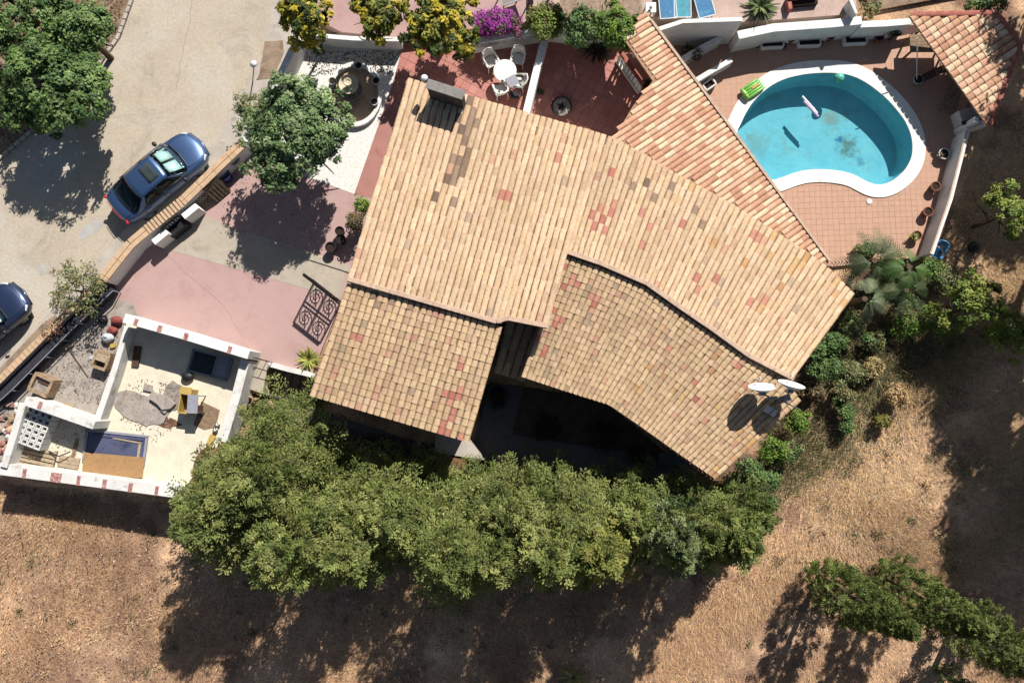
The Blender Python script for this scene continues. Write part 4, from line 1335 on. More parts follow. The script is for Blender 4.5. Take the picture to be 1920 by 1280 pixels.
# planters by the house side
for k, (x, y, r, lb) in enumerate(((641, 437, .19, 'square dark pot beside the house, nearest the big tree'), (643, 452, .2, 'round dark pot beside the house, middle of three'), (624, 467, .22, 'round black pot standing out furthest from the house'))):
    plant_pot('dark_pot', x, y, r, .45, lb, m='black_plastic', group='black pots beside the house')
# pallet leaning on the garden wall
pal = thing('pallet', P(414, 362, 0), 'wooden pallet leaning against the inside of the garden wall', 'pallet', rz=R(42))
tl = Matrix.Rotation(R(62), 3, 'X')
for k in range(5): MB().box((-.32 + k * .16, .0, .5), (.10, 1.0, .022), tilt=tl).build('plank', M['wood'], pal, local=True)
for s in (-.44, 0, .44):
    c_ = tl @ Vector((0, s, -.05)); MB().box((0, c_.y, .5 + c_.z), (.8, .09, .08), tilt=tl).build('bearer', M['wood_dark'], pal, local=True)
bb_ = P(428, 334, 0)
tag(MB().lathe([(.2, 0), (.24, .5), (.26, .52), (.22, .52), (.2, .1), (0, .1)], bb_, 14).build('bucket', M['navy_plastic']), 'navy blue bucket beside the pallet in the tree shade', 'bucket')
up_ = P(446, 306, 0)
tag(MB().lathe([(.2, 0), (.16, .1), (.26, .5), (.3, .62), (.24, .62), (.2, .5), (0, .48)], up_, 18).build('urn', M['white_pot']), 'round white urn just inside the garden wall under the tree', 'urn')
lat = thing('trellis', P(380, 386, 0), 'diamond lattice trellis panel leaning on the inside of the garden wall', 'trellis', rz=R(42))
tl = Matrix.Rotation(R(55), 3, 'X')
for dgn in (1, -1):
    for k in range(9):
        x = -.6 + k * .15
        b = MB(); M3 = tl @ Matrix.Rotation(R(45 * dgn), 3, 'Z')
        c_ = tl @ Vector((x, 0, .008 * dgn)); b.box((c_.x, c_.y, .42 + c_.z), (.9, .03, .012), tilt=M3); b.build('lath', M['wood'], lat, local=True)
# entrance gate in the wall: piers, iron panel
for (x, y, lb) in ((356, 396, 'white pier of the street gate, nearest the trellis'), (300, 444, 'white pier of the street gate, nearest the sparse bush')):
    q = P(x, y, .8); dd_ = (sw_pts[1] - sw_pts[2]).normalized()
    o = MB().prism(strip([q - dd_ * .36, q + dd_ * .36], .13, .13), 0, .8).build('gate_pier', M['white'], bevel=.015)
    tag(o, lb, 'pier', 'white piers of the street gate')
sg = thing('street_gate', P(334, 424, 0), 'black iron scrollwork gate between two white piers inside the garden wall', 'gate')
s0, s1 = P(345, 408, 0), P(316, 432, 0)
sd_ = (s1 - s0).normalized(); sl = (s1 - s0).length
inw = Vector((.12, -.14, 0))
for z in (.1, .5, .9): MB().tube([s0 + inw + Vector((0, 0, z)), s1 + inw + Vector((0, 0, z))], .035, 7).build('cross_rail', M['black_iron'], sg)
for k in range(7):
    p = s0.lerp(s1, k / 6) + inw; MB().tube([p, p + Vector((0, 0, .98))], .028, 7).build('bar', M['black_iron'], sg)
for k in range(3):
    c_ = s0.lerp(s1, (k + .5) / 3) + inw
    MB().tube([c_ + sd_ * (.03 + .008 * q) * math.cos(q * .6) + Vector((0, 0, .7 + (.03 + .008 * q) * math.sin(q * .6))) for q in range(18)], .02, 6).build('scroll', M['white_metal'], sg)
tag(MB().prism(strip([s0 + inw * 2.2, s1 + inw * 2.2], .12, .12), 0, .55).build('bin', M['black_plastic'], bevel=.02), 'long black bin standing against the street gate', 'bin')
# street lamp by the white wall
lp = thing('street_lamp', P(474, 152, .1), 'small white street lamp on a thin post beside the road', 'street lamp')
lb0 = P(474, 152, .1); lt = P(476, 121, 1.5)
MB().tube([lb0, lb0.lerp(lt, .5), lt], .025, 8).build('post', M['grey_metal'], lp)
MB().lathe([(.05, -.1), (.11, -.02), (.15, .05), (.1, .12), (0, .15)], lt, 14).build('lantern', M['white_metal'], lp, smooth=True)

# ------------------------------------------------------------------ things in and round the outbuilding
ft = 0.008
def boards(name, px, py, w, d, h, rz, label, m, cat, z=ft, n=1, axis='x'):
    c = P(px, py, z)
    t = thing(name, c, label, cat, rz=rz)
    for k in range(n):
        if axis == 'x': MB().box((-w / 2 + w * (k + .5) / n, 0, h / 2), (w / n - .012, d, h)).build('board', M[m], t, local=True)
        else: MB().box((0, -d / 2 + d * (k + .5) / n, h / 2), (w, d / n - .012, h)).build('board', M[m], t, local=True)
    return t
# framed panel with a board on top
fp_ = thing('door_frame', P(217, 845, ft), 'large grey blue door frame with panes lying flat on the cream floor', 'door frame', rz=R(-6))
MB().box((0, .12, .05), (2.3, 1.15, .03)).build('pane', M['blue_glass'], fp_, local=True)
for (x, y, sx, sy) in ((0, .72, 2.5, .09), (0, -.5, 2.5, .09), (1.22, .1, .09, 1.2), (-1.22, .1, .09, 1.2)): MB().box((x, y, .05), (sx, sy, .1)).build('frame', M['grey_board'], fp_, local=True)
MB().box((.05, .55, .08), (2.1, .05, .05)).build('glazing_bar', M['blue_glass'], fp_, local=True)
MB().box((.45, .47, .085), (1.2, .06, .03), rz=R(-4)).build('lath', M['wood_pale'], fp_, local=True)
MB().box((.98, .12, .085), (.1, .62, .03)).build('lath', M['wood_pale'], fp_, local=True)
bo = thing('board', P(214, 872, .11), 'tan chipboard sheet lying over the lower half of the blue door frame', 'board', rz=R(-5))
pts = [(-1.26, .42), (1.2, .42)] + [(1.2 - 2.46 * k / 14, -.42 + rng.uniform(-.02, .03)) for k in range(15)]
MB().prism(pts, 0, .02).build('sheet', M['cardboard'], bo, local=True)
# leaning window frame in the shade
wf = thing('window_frame', P(396, 684, ft), 'metal window frame with dark glass leaning in the shaded corner', 'window frame', rz=R(-14))
MB().box((-.3, 0, .12), (.9, .8, .02)).build('pane', M['seat_dark'], wf, local=True)
MB().box((.5, .02, .13), (.5, .8, .02)).build('pane', M['grey_board'], wf, local=True)
for (x, y, sx, sy) in ((0, .44, 1.7, .07), (0, -.44, 1.7, .07), (-.82, 0, .07, .88), (.22, 0, .06, .88), (.82, 0, .07, .88)): MB().box((x, y, .14), (sx, sy, .09)).build('frame', M['grey_metal'], wf, local=True)
boards('door', 257, 668, .3, .85, .09, R(-6), 'narrow dark door leaning in the shaded end of the outbuilding', 'wood_dark', 'door')
tag(MB().ball((*P(352, 706, .12).xy, .14), .2, 12, sq=(1.3, 1, .7)).build('sack', M['black_plastic'], smooth=True), 'dark sack on the shadow line of the cream floor', 'sack')
# slab of broken concrete, rubble and sand
def blob(px, py, rx, ry, n=18, j=.18, rz=0):
    c = P(px, py, ft); out_ = []
    for k in range(n):
        a = 2 * math.pi * k / n; f = 1 + rng.uniform(-j, j)
        x, y = rx * f * math.cos(a), ry * f * math.sin(a)
        out_.append((c.x + x * math.cos(rz) - y * math.sin(rz), c.y + x * math.sin(rz) + y * math.cos(rz)))
    return out_
tag(MB().prism(blob(263, 765, 1.15, .6, 22, .1, R(-20)), ft, .04).build('concrete_patch', M['cement']), kind='structure')
tag(MB().prism(blob(330, 742, .45, .62, 16, .15, R(30)), ft, .036).build('concrete_patch', M['stone_grey']), kind='structure')
tag(MB().prism(blob(308, 790, .7, .22, 16, .2, R(-10)), ft, .03).build('earth_patch', M['soil']), kind='structure')
tag(MB().prism(blob(384, 880, .5, .95, 20, .2, R(-24)), ft, .03).build('earth_patch', M['soil']), kind='structure')
rs = thing('broken_slab', P(304, 752, .04), 'broken pale concrete slab lying on the grey patch of the cream floor', 'slab', rz=R(-22))
MB().prism([(-.5, .22), (.05, .28), (.6, .12), (.5, -.12), (.2, -.3), (-.1, -.16), (-.48, -.08)], 0, .16).build('slab', M['cement'], rs, local=True, bevel=.015)
MB().prism([(.1, -.2), (.4, -.18), (.34, -.42), (.12, -.36)], 0, .09).build('slab_piece', M['cement'], rs, local=True, bevel=.015)
MB().prism([(-.95, .4), (-.6, .45), (-.5, .2), (-.9, .12)], 0, .06).build('slab_piece', M['cement'], rs, local=True, bevel=.01)
cb = thing('cardboard', P(388, 780, ft), 'flat brown cardboard sheet beside the yellow box', 'cardboard', rz=R(-18))
MB().prism([(-.42, .5), (.42, .4), (.5, -.3), (.1, -.55), (-.4, -.5)], 0, .014).build('sheet', M['wood'], cb, local=True)
yb = thing('crate', P(359, 752, ft), 'open yellow box standing on the cream floor under the grey board', 'box', rz=R(-8))
for (x, y, sx, sy) in ((0, .48, .42, .03), (0, -.48, .42, .03), (.2, 0, .03, .96), (-.2, 0, .03, .96)): MB().box((x, y, .33), (sx, sy, .66)).build('side', M['yellow'], yb, local=True)
MB().box((0, 0, .05), (.4, .94, .04)).build('bottom', M['wood_pale'], yb, local=True)
MB().box((-.02, .42, .68), (.46, .3, .03)).build('lid', M['yellow'], yb, local=True)
gb = thing('small_table', P(377, 757, ft), 'small table with a pale grey top beside the yellow box', 'table', rz=R(-2))
MB().box((0, 0, .84), (.42, .74, .035)).build('top', M['grey_board'], gb, local=True)
for sx in (-1, 1):
    for sy in (-1, 1): MB().box((sx * .17, sy * .33, .41), (.04, .04, .82)).build('leg', M['grey_metal'], gb, local=True)
MB().box((0, -.2, .5), (.36, .3, .6)).build('drawer_box', M['wood_dark'], gb, local=True)
# pierced concrete blocks stacked in the small room
bk = thing('block_stack', P(80, 802, ft), 'stack of white pierced screen blocks in the small room', 'block stack', rz=R(-20))
for i in range(4):
    for j in range(6):
        cx, cy = -.42 + i * .28, -.62 + j * .25
        b = MB(); hh = .62; w_, d_ = .26, .23; t_ = .045
        for (x, y, sx, sy) in ((0, d_ / 2 - t_ / 2, w_, t_), (0, -d_ / 2 + t_ / 2, w_, t_), (w_ / 2 - t_ / 2, 0, t_, d_ - 2 * t_), (-w_ / 2 + t_ / 2, 0, t_, d_ - 2 * t_)):
            b.box((cx + x, cy + y, hh / 2 + rng.uniform(0, .004)), (sx, sy, hh))
        b.build('block', M['white_old'], bk, local=True)
def pallet(px, py, w, d, rz, label):
    t = thing('pallet', P(px, py, ft), label, 'pallet', rz=rz)
    for k in range(5): MB().box((0, -d / 2 + d * (k + .5) / 5, .13), (w, d / 5 * .72, .022)).build('plank', M['wood_pale'], t, local=True)
    for s in (-1, 0, 1): MB().box((s * (w / 2 - .06), 0, .06), (.09, d, .1)).build('bearer', M['wood'], t, local=True)
pallet(72, 858, 1.5, .85, R(-12), 'pale wooden pallet on the floor of the small room')
boards('plank', 139, 848, .14, 1.15, .05, R(-12), 'long plank across the floor of the small room', 'wood', 'plank')
boards('pallet', 130, 866, .85, .45, .06, R(-10), 'low plank board near the bottom wall of the small room', 'wood_pale', 'board', n=3, axis='y')
tag(MB().tube([P(92, 846, .2), P(110, 855, .34), P(124, 850, .3), P(132, 846, .2)], .025, 7).build('hose', M['dark_cloth'], smooth=True), 'grey hose coiled over the pallet in the small room', 'hose')
for x, y, lb in ((408, 796, 'black and white football by the right wall, upper of two'), (404, 806, 'black and white football by the right wall, lower of two')):
    c = P(x, y, .12); t = thing('football', c, lb, 'ball', 'footballs on the cream floor')
    MB().ball((c.x, c.y, .12), .11, 14).build('cover', M['white_plastic'], t, smooth=True)
    for k in range(6):
        a = k * 1.05; v = Vector((math.cos(a) * .6, math.sin(a) * .6, .8 if k % 2 else .5)).normalized() * .108
        MB().ball((c.x + v.x, c.y + v.y, .12 + v.z), .034, 8).build('patch', M['black_plastic'], t)
tag(MB().prism(blob(397, 825, .14, .3, 12, .2, R(-20)), ft, .1).build('yellow_bag', M['yellow']), 'yellow bag against the right wall near the footballs', 'bag')
tag(MB().ball((*P(378, 862, .1).xy, .1), .16, 10, sq=(1.4, 1, .7)).build('red_bag', M['red_rag'], smooth=True), 'red bag on the bare earth beside the conifer', 'bag')
tg = thing('water_tank', P(92, 722, 0), 'square beige concrete trough in the side yard', 'trough', rz=R(-24))
for (x, y, sx, sy) in ((0, .33, .84, .12), (0, -.33, .84, .12), (.38, 0, .12, .56), (-.38, 0, .12, .56)): MB().box((x, y, .3), (sx, sy, .6)).build('side', M['stone'], tg, local=True)
MB().box((0, 0, .3), (.62, .52, .3)).build('filling', M['cement'], tg, local=True)
MB().box((.02, .1, .48), (.5, .06, .05)).build('bar', M['wood_dark'], tg, local=True)
tg2 = thing('water_tank', P(199, 676, 0), 'beige concrete trough against the outbuilding wall', 'trough', rz=R(-18))
for (x, y, sx, sy) in ((0, .33, .6, .1), (0, -.33, .6, .1), (.28, 0, .1, .56), (-.28, 0, .1, .56)): MB().box((x, y, .22), (sx, sy, .44)).build('side', M['stone'], tg2, local=True)
MB().box((0, .12, .4), (.5, .34, .05)).build('lid', M['wood_pale'], tg2, local=True)
bm_ = thing('broom', P(150, 675, .01), 'long broom lying on the dusty side yard', 'broom')
h0, h1 = P(126, 650, .06), P(165, 707, .03)
MB().tube([h0, h1], .018, 7).build('handle', M['wood_dark'], bm_)
MB().box((h0.x, h0.y, .06), (.3, .16, .1), rz=R(35)).build('head', M['wood_pale'], bm_)
for k, (x, y, rx, lb, m_, hgt, cat) in enumerate(((222, 602, .24, 'red netting bundle beside the top corner of the outbuilding, upper one', 'red_rag', .26, 'bundle'), (213, 620, .22, 'red netting bundle beside the outbuilding corner, lower one', 'red_rag', .2, 'bundle'),
        (205, 634, .26, 'white and blue woven sack by the outbuilding wall', 'sack', .24, 'sack'), (196, 600, .2, 'dark bag under the sparse bush', 'black_plastic', .2, 'bag'))):
    c = P(x, y, .01); b = MB()
    b.ball((c.x, c.y, hgt * .6), 1, 14, sq=(rx, rx * .8, hgt * .7))
    for q in range(len(b.v)):
        v = b.v[q]; b.v[q] = (v[0] + rng.gauss(0, .012), v[1] + rng.gauss(0, .012), v[2] + rng.gauss(0, .012))
    tag(b.build('bundle' if cat == 'bundle' else cat, M[m_], smooth=True), lb, cat)
tag(MB().prism(blob(213, 648, .12, .1, 10, .2), .0, .1).build('yellow_bag', M['yellow']), 'small yellow bag by the outbuilding wall below the woven sack', 'bag')
tag(MB().prism(blob(174, 669, .12, .1, 10, .25), .0, .05).build('plastic_sheet', M['sack']), 'crumpled pale blue plastic on the dusty side yard', 'litter')
tag(MB().box((*P(128, 761, .05).xy, .05), (.42, .1, .08), rz=R(-16)).build('timber_offcut', M['yellow']), 'yellow timber offcut at the foot of the small room wall', 'timber')
# rubble stones
def rock(c, r, m, par=None, name='stone', lab=None, cat=None, group=None, seed=0):
    b = MB(); b.ball((0, 0, 0), 1, 8)
    rr2 = random.Random(seed)
    for k in range(len(b.v)):
        v = Vector(b.v[k]); f = 1 + rr2.uniform(-.16, .16)
        b.v[k] = (c[0] + v.x * r[0] * f, c[1] + v.y * r[1] * f, c[2] + v.z * r[2] * f)
    o = b.build(name, M[m], par)
    if lab: tag(o, lab, cat, group)
    return o
rubble = thing('rubble_heap', P(14, 810, 0), 'heap of broken bricks and stones outside the small room', 'rubble heap')
for k in range(46):
    x, y = rng.uniform(-8, 40), rng.uniform(752, 875)
    if x > 46 - (y - 750) * .32: continue
    rock(P(x, y, .06), (rng.uniform(.08, .2), rng.uniform(.08, .18), rng.uniform(.06, .14)), rng.choice(['stone_grey', 'stone', 'brick', 'white_old', 'terracotta', 'brick']), rubble, seed=k)
# stone wall under the landing
sw2 = thing('stone_wall', P(488, 760, -.8), 'dry stone retaining wall of pale stones below the landing', 'stone wall')
k = 0
for row in range(5):
    for c_ in range(13):
        x = 462 + c_ * 8.8 + (row % 2) * 4 + rng.uniform(-1.5, 1.5); y = 742 + c_ * 3.6 + row * 8.4 + rng.uniform(-1.2, 1.2) 
        if c_ > 12 - row * .8 or x > 566: continue
        z = -.12 - row * .16
        rock(P(x, y, z), (rng.uniform(.085, .115), rng.uniform(.07, .1), .1), 'stone', sw2, seed=100 + k); k += 1
for x, y, r, lb in ((457, 735, .18, 'pale boulder against the outbuilding wall, nearest the landing'), (468, 756, .22, 'pale boulder against the outbuilding wall, largest of the row'), (452, 790, .24, 'flat boulder lower on the bare earth by the outbuilding'), (447, 812, .2, 'boulder beside the conifer on the bare earth')):
    rock(P(x, y, tz(*P(x, y).xy) + .1), (r, r * .8, r * .6), 'stone', None, 'boulder', lb, 'boulder', 'boulders beside the outbuilding', seed=int(x))
# stairs
st = thing('staircase', P(540, 715, -.6), 'dark concrete steps going down between the landing and the house', 'stairs')
for k in range(6):
    a0, a1 = 500 + k * 16, 500 + (k + 1) * 16
    z = -.75 - k * .15
    q = [P(a0, 684 + k * 4.6, z), P(a1, 688.6 + k * 4.6, z), P(a1 - 12, 742 + k * 4.6, z), P(a0 - 12, 737.4 + k * 4.6, z)]
    MB().prism([(p.x, p.y) for p in q], -2.3, z).build('step', M['cement'], st)
MB().tube([P(492, 737, .5), P(560, 756, -.3)], .025, 8).build('handrail', M['grey_metal'], st)
pp = P(459, 712, .02)
tag(MB().lathe([(.12, 0), (.16, .2), (.13, .2), (0, .18)], pp, 14).build('clay_bowl', M['pot']), 'small clay bowl on the beige landing by the outbuilding', 'bowl')
rlg = thing('railing', P(480, 672, 0), 'thin dark railing between the pink driveway and the landing', 'railing')
r0, r1 = P(465, 667, .75), P(503, 678, .75)
for z in (.75, .4): MB().tube([Vector((r0.x, r0.y, z)), Vector((r1.x, r1.y, z))], .016, 6).build('rail', M['black_iron'], rlg)
for s in (0, .33, .66, 1):
    p = r0.lerp(r1, s); MB().tube([(p.x, p.y, 0), (p.x, p.y, .75)], .014, 6).build('post', M['black_iron'], rlg)

# ------------------------------------------------------------------ satellite dishes
def dish(px, py, zc, az, label, r=.5):
    t = thing('satellite_dish', P(px, py, zc), label, 'satellite dish', 'satellite dishes on the roof end')
    c = P(px, py, zc)
    nrm = Vector((math.sin(az), math.cos(az), .30)).normalized()
    a = nrm.cross(Vector((0, 0, 1))).normalized(); b_ = a.cross(nrm).normalized()
    b = MB(); vv, ff = [], []
    for side in (0, 1):
        for i in range(6):
            q = r * i / 5
            for k in range(26):
                th = 2 * math.pi * k / 26
                dz = .36 * q * q / r - side * .018
                vv.append(c + a * q * math.cos(th) + b_ * q * math.sin(th) * 1.06 + nrm * dz)
    for side in (0, 1):
        o_ = side * 156
        for i in range(5):
            for k in range(26): ff.append((o_ + i * 26 + k, o_ + i * 26 + (k + 1) % 26, o_ + (i + 1) * 26 + (k + 1) % 26, o_ + (i + 1) * 26 + k))
    for k in range(26): ff.append((130 + k, 130 + (k + 1) % 26, 286 + (k + 1) % 26, 286 + k))
    b.add(vv, ff).build('reflector', M['dish'], t)
    lnb = c + nrm * .42 - b_ * .22
    MB().tube([c - b_ * .5, lnb - b_ * .1, lnb], .014, 6).build('arm', M['grey_metal'], t)
    MB().tube([lnb - nrm * .06, lnb + nrm * .05], .03, 8).build('receiver', M['white_plastic'], t)
    MB().box(c - nrm * .1, (.2, .12, .22), rz=-az).build('bracket', M['grey_metal'], t)
    return c
ca = dish(1429, 733, 4.35, R(-4), 'white satellite dish on the roof end, nearer the ridge', .47)
cb_ = dish(1482, 728, 4.55, R(12), 'white satellite dish on the roof end, overhanging the garden', .47)
ms = thing('antenna_mast', P(1452, 745, 3.4), 'grey mast and brackets carrying the two satellite dishes', 'mast')
mb_ = P(1452, 752, 3.3)
MB().tube([mb_, mb_ + Vector((.02, .0, 1.35))], .04, 8).build('mast', M['grey_metal'], ms)
MB().tube([mb_ + Vector((0, 0, 1.0)), ca + Vector((0, -.1, -.1))], .03, 7).build('arm', M['grey_metal'], ms)
MB().tube([mb_ + Vector((0, 0, 1.05)), cb_ + Vector((0, -.1, -.1))], .03, 7).build('arm', M['grey_metal'], ms)
MB().tube([mb_ + Vector((0, 0, .9)), mb_ + Vector((.75, -.3, .5))], .025, 7).build('stay', M['grey_metal'], ms)
MB().tube([mb_ + Vector((0, 0, .9)), mb_ + Vector((-.35, -.55, .2))], .025, 7).build('stay', M['grey_metal'], ms)
MB().box(mb_ + Vector((.12, .1, .75)), (.34, .22, .26), rz=R(20)).build('junction_box', M['grey_board'], ms)
MB().box(mb_ + Vector((-.25, -.35, .25)), (.42, .26, .14), rz=R(-30)).build('base_block', M['white_old'], ms)
ck = thing('chair_blue', P(1741, 474, .95), 'blue plastic garden chair at the end of the boundary wall', 'chair', rz=R(150))
for o in list(ch0.children):
    c2 = o.copy(); c2.data = o.data.copy(); c2.data.materials.clear(); c2.data.materials.append(M['blue_plastic']); col.objects.link(c2); c2.parent = ck
ck.name = 'garden_chair'; ck.location = P(1742, 476, tz(*P(1742, 486).xy)) + Vector((0, 0, .05))
bp = P(1826, 463, tz(*P(1826, 463).xy) + .2)
tag(MB().ball(bp, .24, 16, sq=(1, 1, .95)).build('black_ball', M['black_plastic'], smooth=True), 'round black ball lying on the bare earth outside the boundary wall', 'ball')
rg = P(1452, 785, 1.0)

# ------------------------------------------------------------------ cars
def car(px, py, head, body_m, label, L=4.5, sunroof=True):
    t = thing('parked_car', P(px, py, 0), label, 'car', 'cars parked on the road', head)
    # body: sections along x (front +)
    S = [(-2.24, .52, .48, .66, .70), (-2.2, .68, .34, .84, .90), (-2.08, .78, .26, .92, 1.0), (-1.7, .855, .2, .96, 1.03), (-1.2, .88, .18, .965, 1.0), (-.4, .885, .18, .955, .98), (.4, .885, .18, .94, .97),
         (1.0, .88, .18, .91, .97), (1.3, .875, .18, .875, .95), (1.7, .85, .2, .82, .89), (2.0, .78, .24, .75, .82), (2.16, .66, .3, .68, .74), (2.23, .5, .42, .6, .64)]
    vv, ff = [], []
    for x, hw, zl, zs, zt in S:
        prof = [(-hw * .8, zl), (-hw * .98, zl + .1), (-hw, (zl + zs) / 2 + .05), (-hw * .975, zs - .04), (-hw * .9, zs + (zt - zs) * .35), (-hw * .5, zt - .012), (0, zt)]
        prof = prof + [(-y, z) for y, z in prof[-2::-1]]
        bow = .10 if x > 1.9 else (-.06 if x < -2.0 else 0)
        for y, z in prof: vv.append((x - bow * (abs(y) / .88) ** 2 * 1.6, y, z))
    m = 13
    for i in range(len(S) - 1):
        for k in range(m - 1): ff.append((i * m + k, i * m + k + 1, (i + 1) * m + k + 1, (i + 1) * m + k))
        ff.append((i * m + m - 1, i * m, (i + 1) * m, (i + 1) * m + m - 1))
    ff += [tuple(range(m)), tuple(reversed(range((len(S) - 1) * m, len(S) * m)))]
    b = MB().add(vv, ff); o = b.build('body', M[body_m], t, local=True, smooth=True)
    sub = o.modifiers.new('sub', 'SUBSURF'); sub.levels = sub.render_levels = 1
    bm = bmesh.new(); bm.from_mesh(o.data); bmesh.ops.recalc_face_normals(bm, faces=bm.faces); bm.to_mesh(o.data); bm.free()
    # dark cabin floor / seats seen through the glass
    MB().box((-.2, 0, 1.0), (2.3, 1.36, .06)).build('cabin', M['seat_dark'], t, local=True)
    for sx in (.15, -.85):
        for sy in (-.36, .36): MB().box((sx - .1, sy, 1.12), (.16, .46, .34), tilt=Matrix.Rotation(R(-14), 3, 'Y')).build('seat', M['seat_dark'], t, local=True, bevel=.04)
    # roof skin, curved
    def patch(fn, nu, nv, name, m_, thick=.012):
        vv, ff = [], []
        for i in range(nu + 1):
            for j in range(nv + 1): vv.append(fn(i / nu, j / nv))
        for i in range(nu):
            for j in range(nv): ff.append((i * (nv + 1) + j, (i + 1) * (nv + 1) + j, (i + 1) * (nv + 1) + j + 1, i * (nv + 1) + j + 1))
        o = MB().add(vv, ff).build(name, m_, t, local=True, smooth=True)
        bm = bmesh.new(); bm.from_mesh(o.data); bmesh.ops.recalc_face_normals(bm, faces=bm.faces)
        if sum(f.normal.z for f in bm.faces) < 0: bmesh.ops.reverse_faces(bm, faces=bm.faces)
        bm.to_mesh(o.data); bm.free()
        if thick: sm = o.modifiers.new('thick', 'SOLIDIFY'); sm.thickness = thick
        return o
    XF, XB = .38, -.98
    def roofz(u, v): return 1.40 + .035 * math.sin(math.pi * min(1, max(0, u))) - .05 * (2 * v - 1) ** 2
    patch(lambda u, v: (XB + (XF - XB) * u + .10 * (1 - (2 * v - 1) ** 2) * (u - .5), (2 * v - 1) * (.60 - .02 * abs(u - .5)), roofz(u, v)), 8, 8, 'roof', M[body_m])
    XW, XR = 1.12, -1.66
    patch(lambda u, v: (XF + .05 * (1 - (2 * v - 1) ** 2) + (XW - XF - .02) * u + .09 * u * (1 - (2 * v - 1) ** 2), (2 * v - 1) * (.575 + .14 * u), (1 - u) * (1.40 - .05 * (2 * v - 1) ** 2) + u * .955 + .05 * math.sin(math.pi * u)), 6, 8, 'windshield', M['glass_clear'])
    patch(lambda u, v: (XB - .05 * (1 - (2 * v - 1) ** 2) - (XB - XR) * u - .08 * u * (1 - (2 * v - 1) ** 2), (2 * v - 1) * (.58 + .10 * u), (1 - u) * (1.39 - .05 * (2 * v - 1) ** 2) + u * 1.02 + .05 * math.sin(math.pi * u)), 6, 8, 'rear_window', M['glass_dark'])
    # silver sunshade behind the windshield, two lobes
    for s in (-1, 1):
        patch(lambda u, v: (XF + .16 + (XW - XF - .28) * u, s * (.06 + (.44 + .1 * u) * v), (1 - u) * 1.31 + u * .99), 3, 3, 'sunshade', M['sunshade'], .006)
    for s in (-1, 1):
        # side glass front / rear, pillars
        def sg(x0t, x1t, x0b, x1b, nm, mm):
            patch(lambda u, v: ((x0t + (x1t - x0t) * u) * (1 - v) + (x0b + (x1b - x0b) * u) * v, s * (.615 + .185 * v), 1.345 * (1 - v) + .965 * v), 3, 3, nm, mm)
        sg(-.26, .30, -.24, .82, 'side_window', M['glass_dark']); sg(-.86, -.34, -1.12, -.32, 'side_window', M['glass_dark'])
        sg(-.34, -.26, -.32, -.24, 'pillar', M['black_plastic']); sg(.30, .40, .82, 1.1, 'pillar', M[body_m]); sg(-1.0, -.86, -1.62, -1.12, 'pillar', M[body_m])
        MB().ball((.78, s * .98, 1.0), 1, 10, sq=(.09, .12, .07)).build('wing_mirror', M['black_plastic'] , t, local=True, smooth=True)
        MB().tube([(1.0, s * .845, .93), (.2, s * .86, .975), (-1.2, s * .85, .985)], .016, 6).build('waist_trim', M['black_plastic'], t, local=True)
        MB().box((-2.10, s * .66, .84), (.1, .24, .12), rz=s * .5).build('tail_light', M['tail_red'], t, local=True, bevel=.03)
        MB().box((1.90, s * .62, .705), (.26, .2, .09), rz=-s * .62).build('headlight', M['head_lens'], t, local=True, bevel=.03)
        for x in (1.38, -1.35):
            w = MB(); prof = [(.2, -.1), (.3, -.11), (.32, -.06), (.32, .06), (.3, .11), (.2, .1)]
            w.lathe(prof, (0, 0, 0), 20)
            w.v = [(x + a, s * .72 + c_, .32 + b_) for a, b_, c_ in w.v]
            wo = w.build('wheel', M['rubber'], t, local=True)
            q = MB().lathe([(.2, -.1), (.2, .1), (.05, .12)], (0, 0, 0), 14); q.v = [(x + a, s * .72 + s * c_, .32 + b_) for a, b_, c_ in q.v]
            q.build('rim', M['grey_metal'], wo, local=True)
    MB().tube([(-2.19, -.5, .88), (-2.235, 0, .9), (-2.19, .5, .88)], .012, 6).build('tail_strip', M['tail_red'], t, local=True)
    MB().tube([(2.1, -.62, .5), (2.22, 0, .52), (2.1, .62, .5)], .06, 7).build('bumper', M[body_m], t, local=True, smooth=True)
    MB().tube([(-2.14, -.7, .56), (-2.25, 0, .58), (-2.14, .7, .56)], .06, 7).build('bumper', M[body_m], t, local=True, smooth=True)
    MB().tube([(1.2, -.62, .945), (1.27, 0, .985), (1.2, .62, .945)], .03, 7).build('wiper_cowl', M['black_plastic'], t, local=True)
    for x0, x1 in ((1.22, 2.0),):
        for s in (-1, 1): MB().tube([(x0, s * .66, .955), (x0 + .5, s * .69, .90), (x1, s * .56, .80)], .007, 5).build('bonnet_seam', M['black_plastic'], t, local=True)
    MB().tube([(2.06, -.5, .79), (2.13, 0, .805), (2.06, .5, .79)], .008, 5).build('bonnet_seam', M['black_plastic'], t, local=True)
    for s in (-1, 1):
        MB().tube([(-1.76, s * .62, 1.025), (-2.1, s * .58, .985)], .008, 5).build('boot_seam', M['black_plastic'], t, local=True)
        MB().tube([(-.5, s * .62, 1.405), (-.52, -s * .0 + s * .62, 1.405), (.2, s * .60, 1.41)], .01, 5).build('roof_rail', M['black_plastic'], t, local=True)
        for x in (.9, -.28, -1.3): MB().tube([(x, s * .885, .5), (x, s * .87, .95)], .008, 5).build('door_seam', M['black_plastic'], t, local=True)
        for x in (-.15, -1.1): MB().box((x, s * .89, .84), (.2, .03, .03)).build('door_handle', M['chrome'], t, local=True)
        MB().tube([(1.16, s * .1, .985), (.98, s * .62, 1.01)], .012, 5).build('wiper', M['black_plastic'], t, local=True)
    MB().box((-2.255, 0, .68), (.02, .5, .11)).build('number_plate', M['white_plastic'], t, local=True)
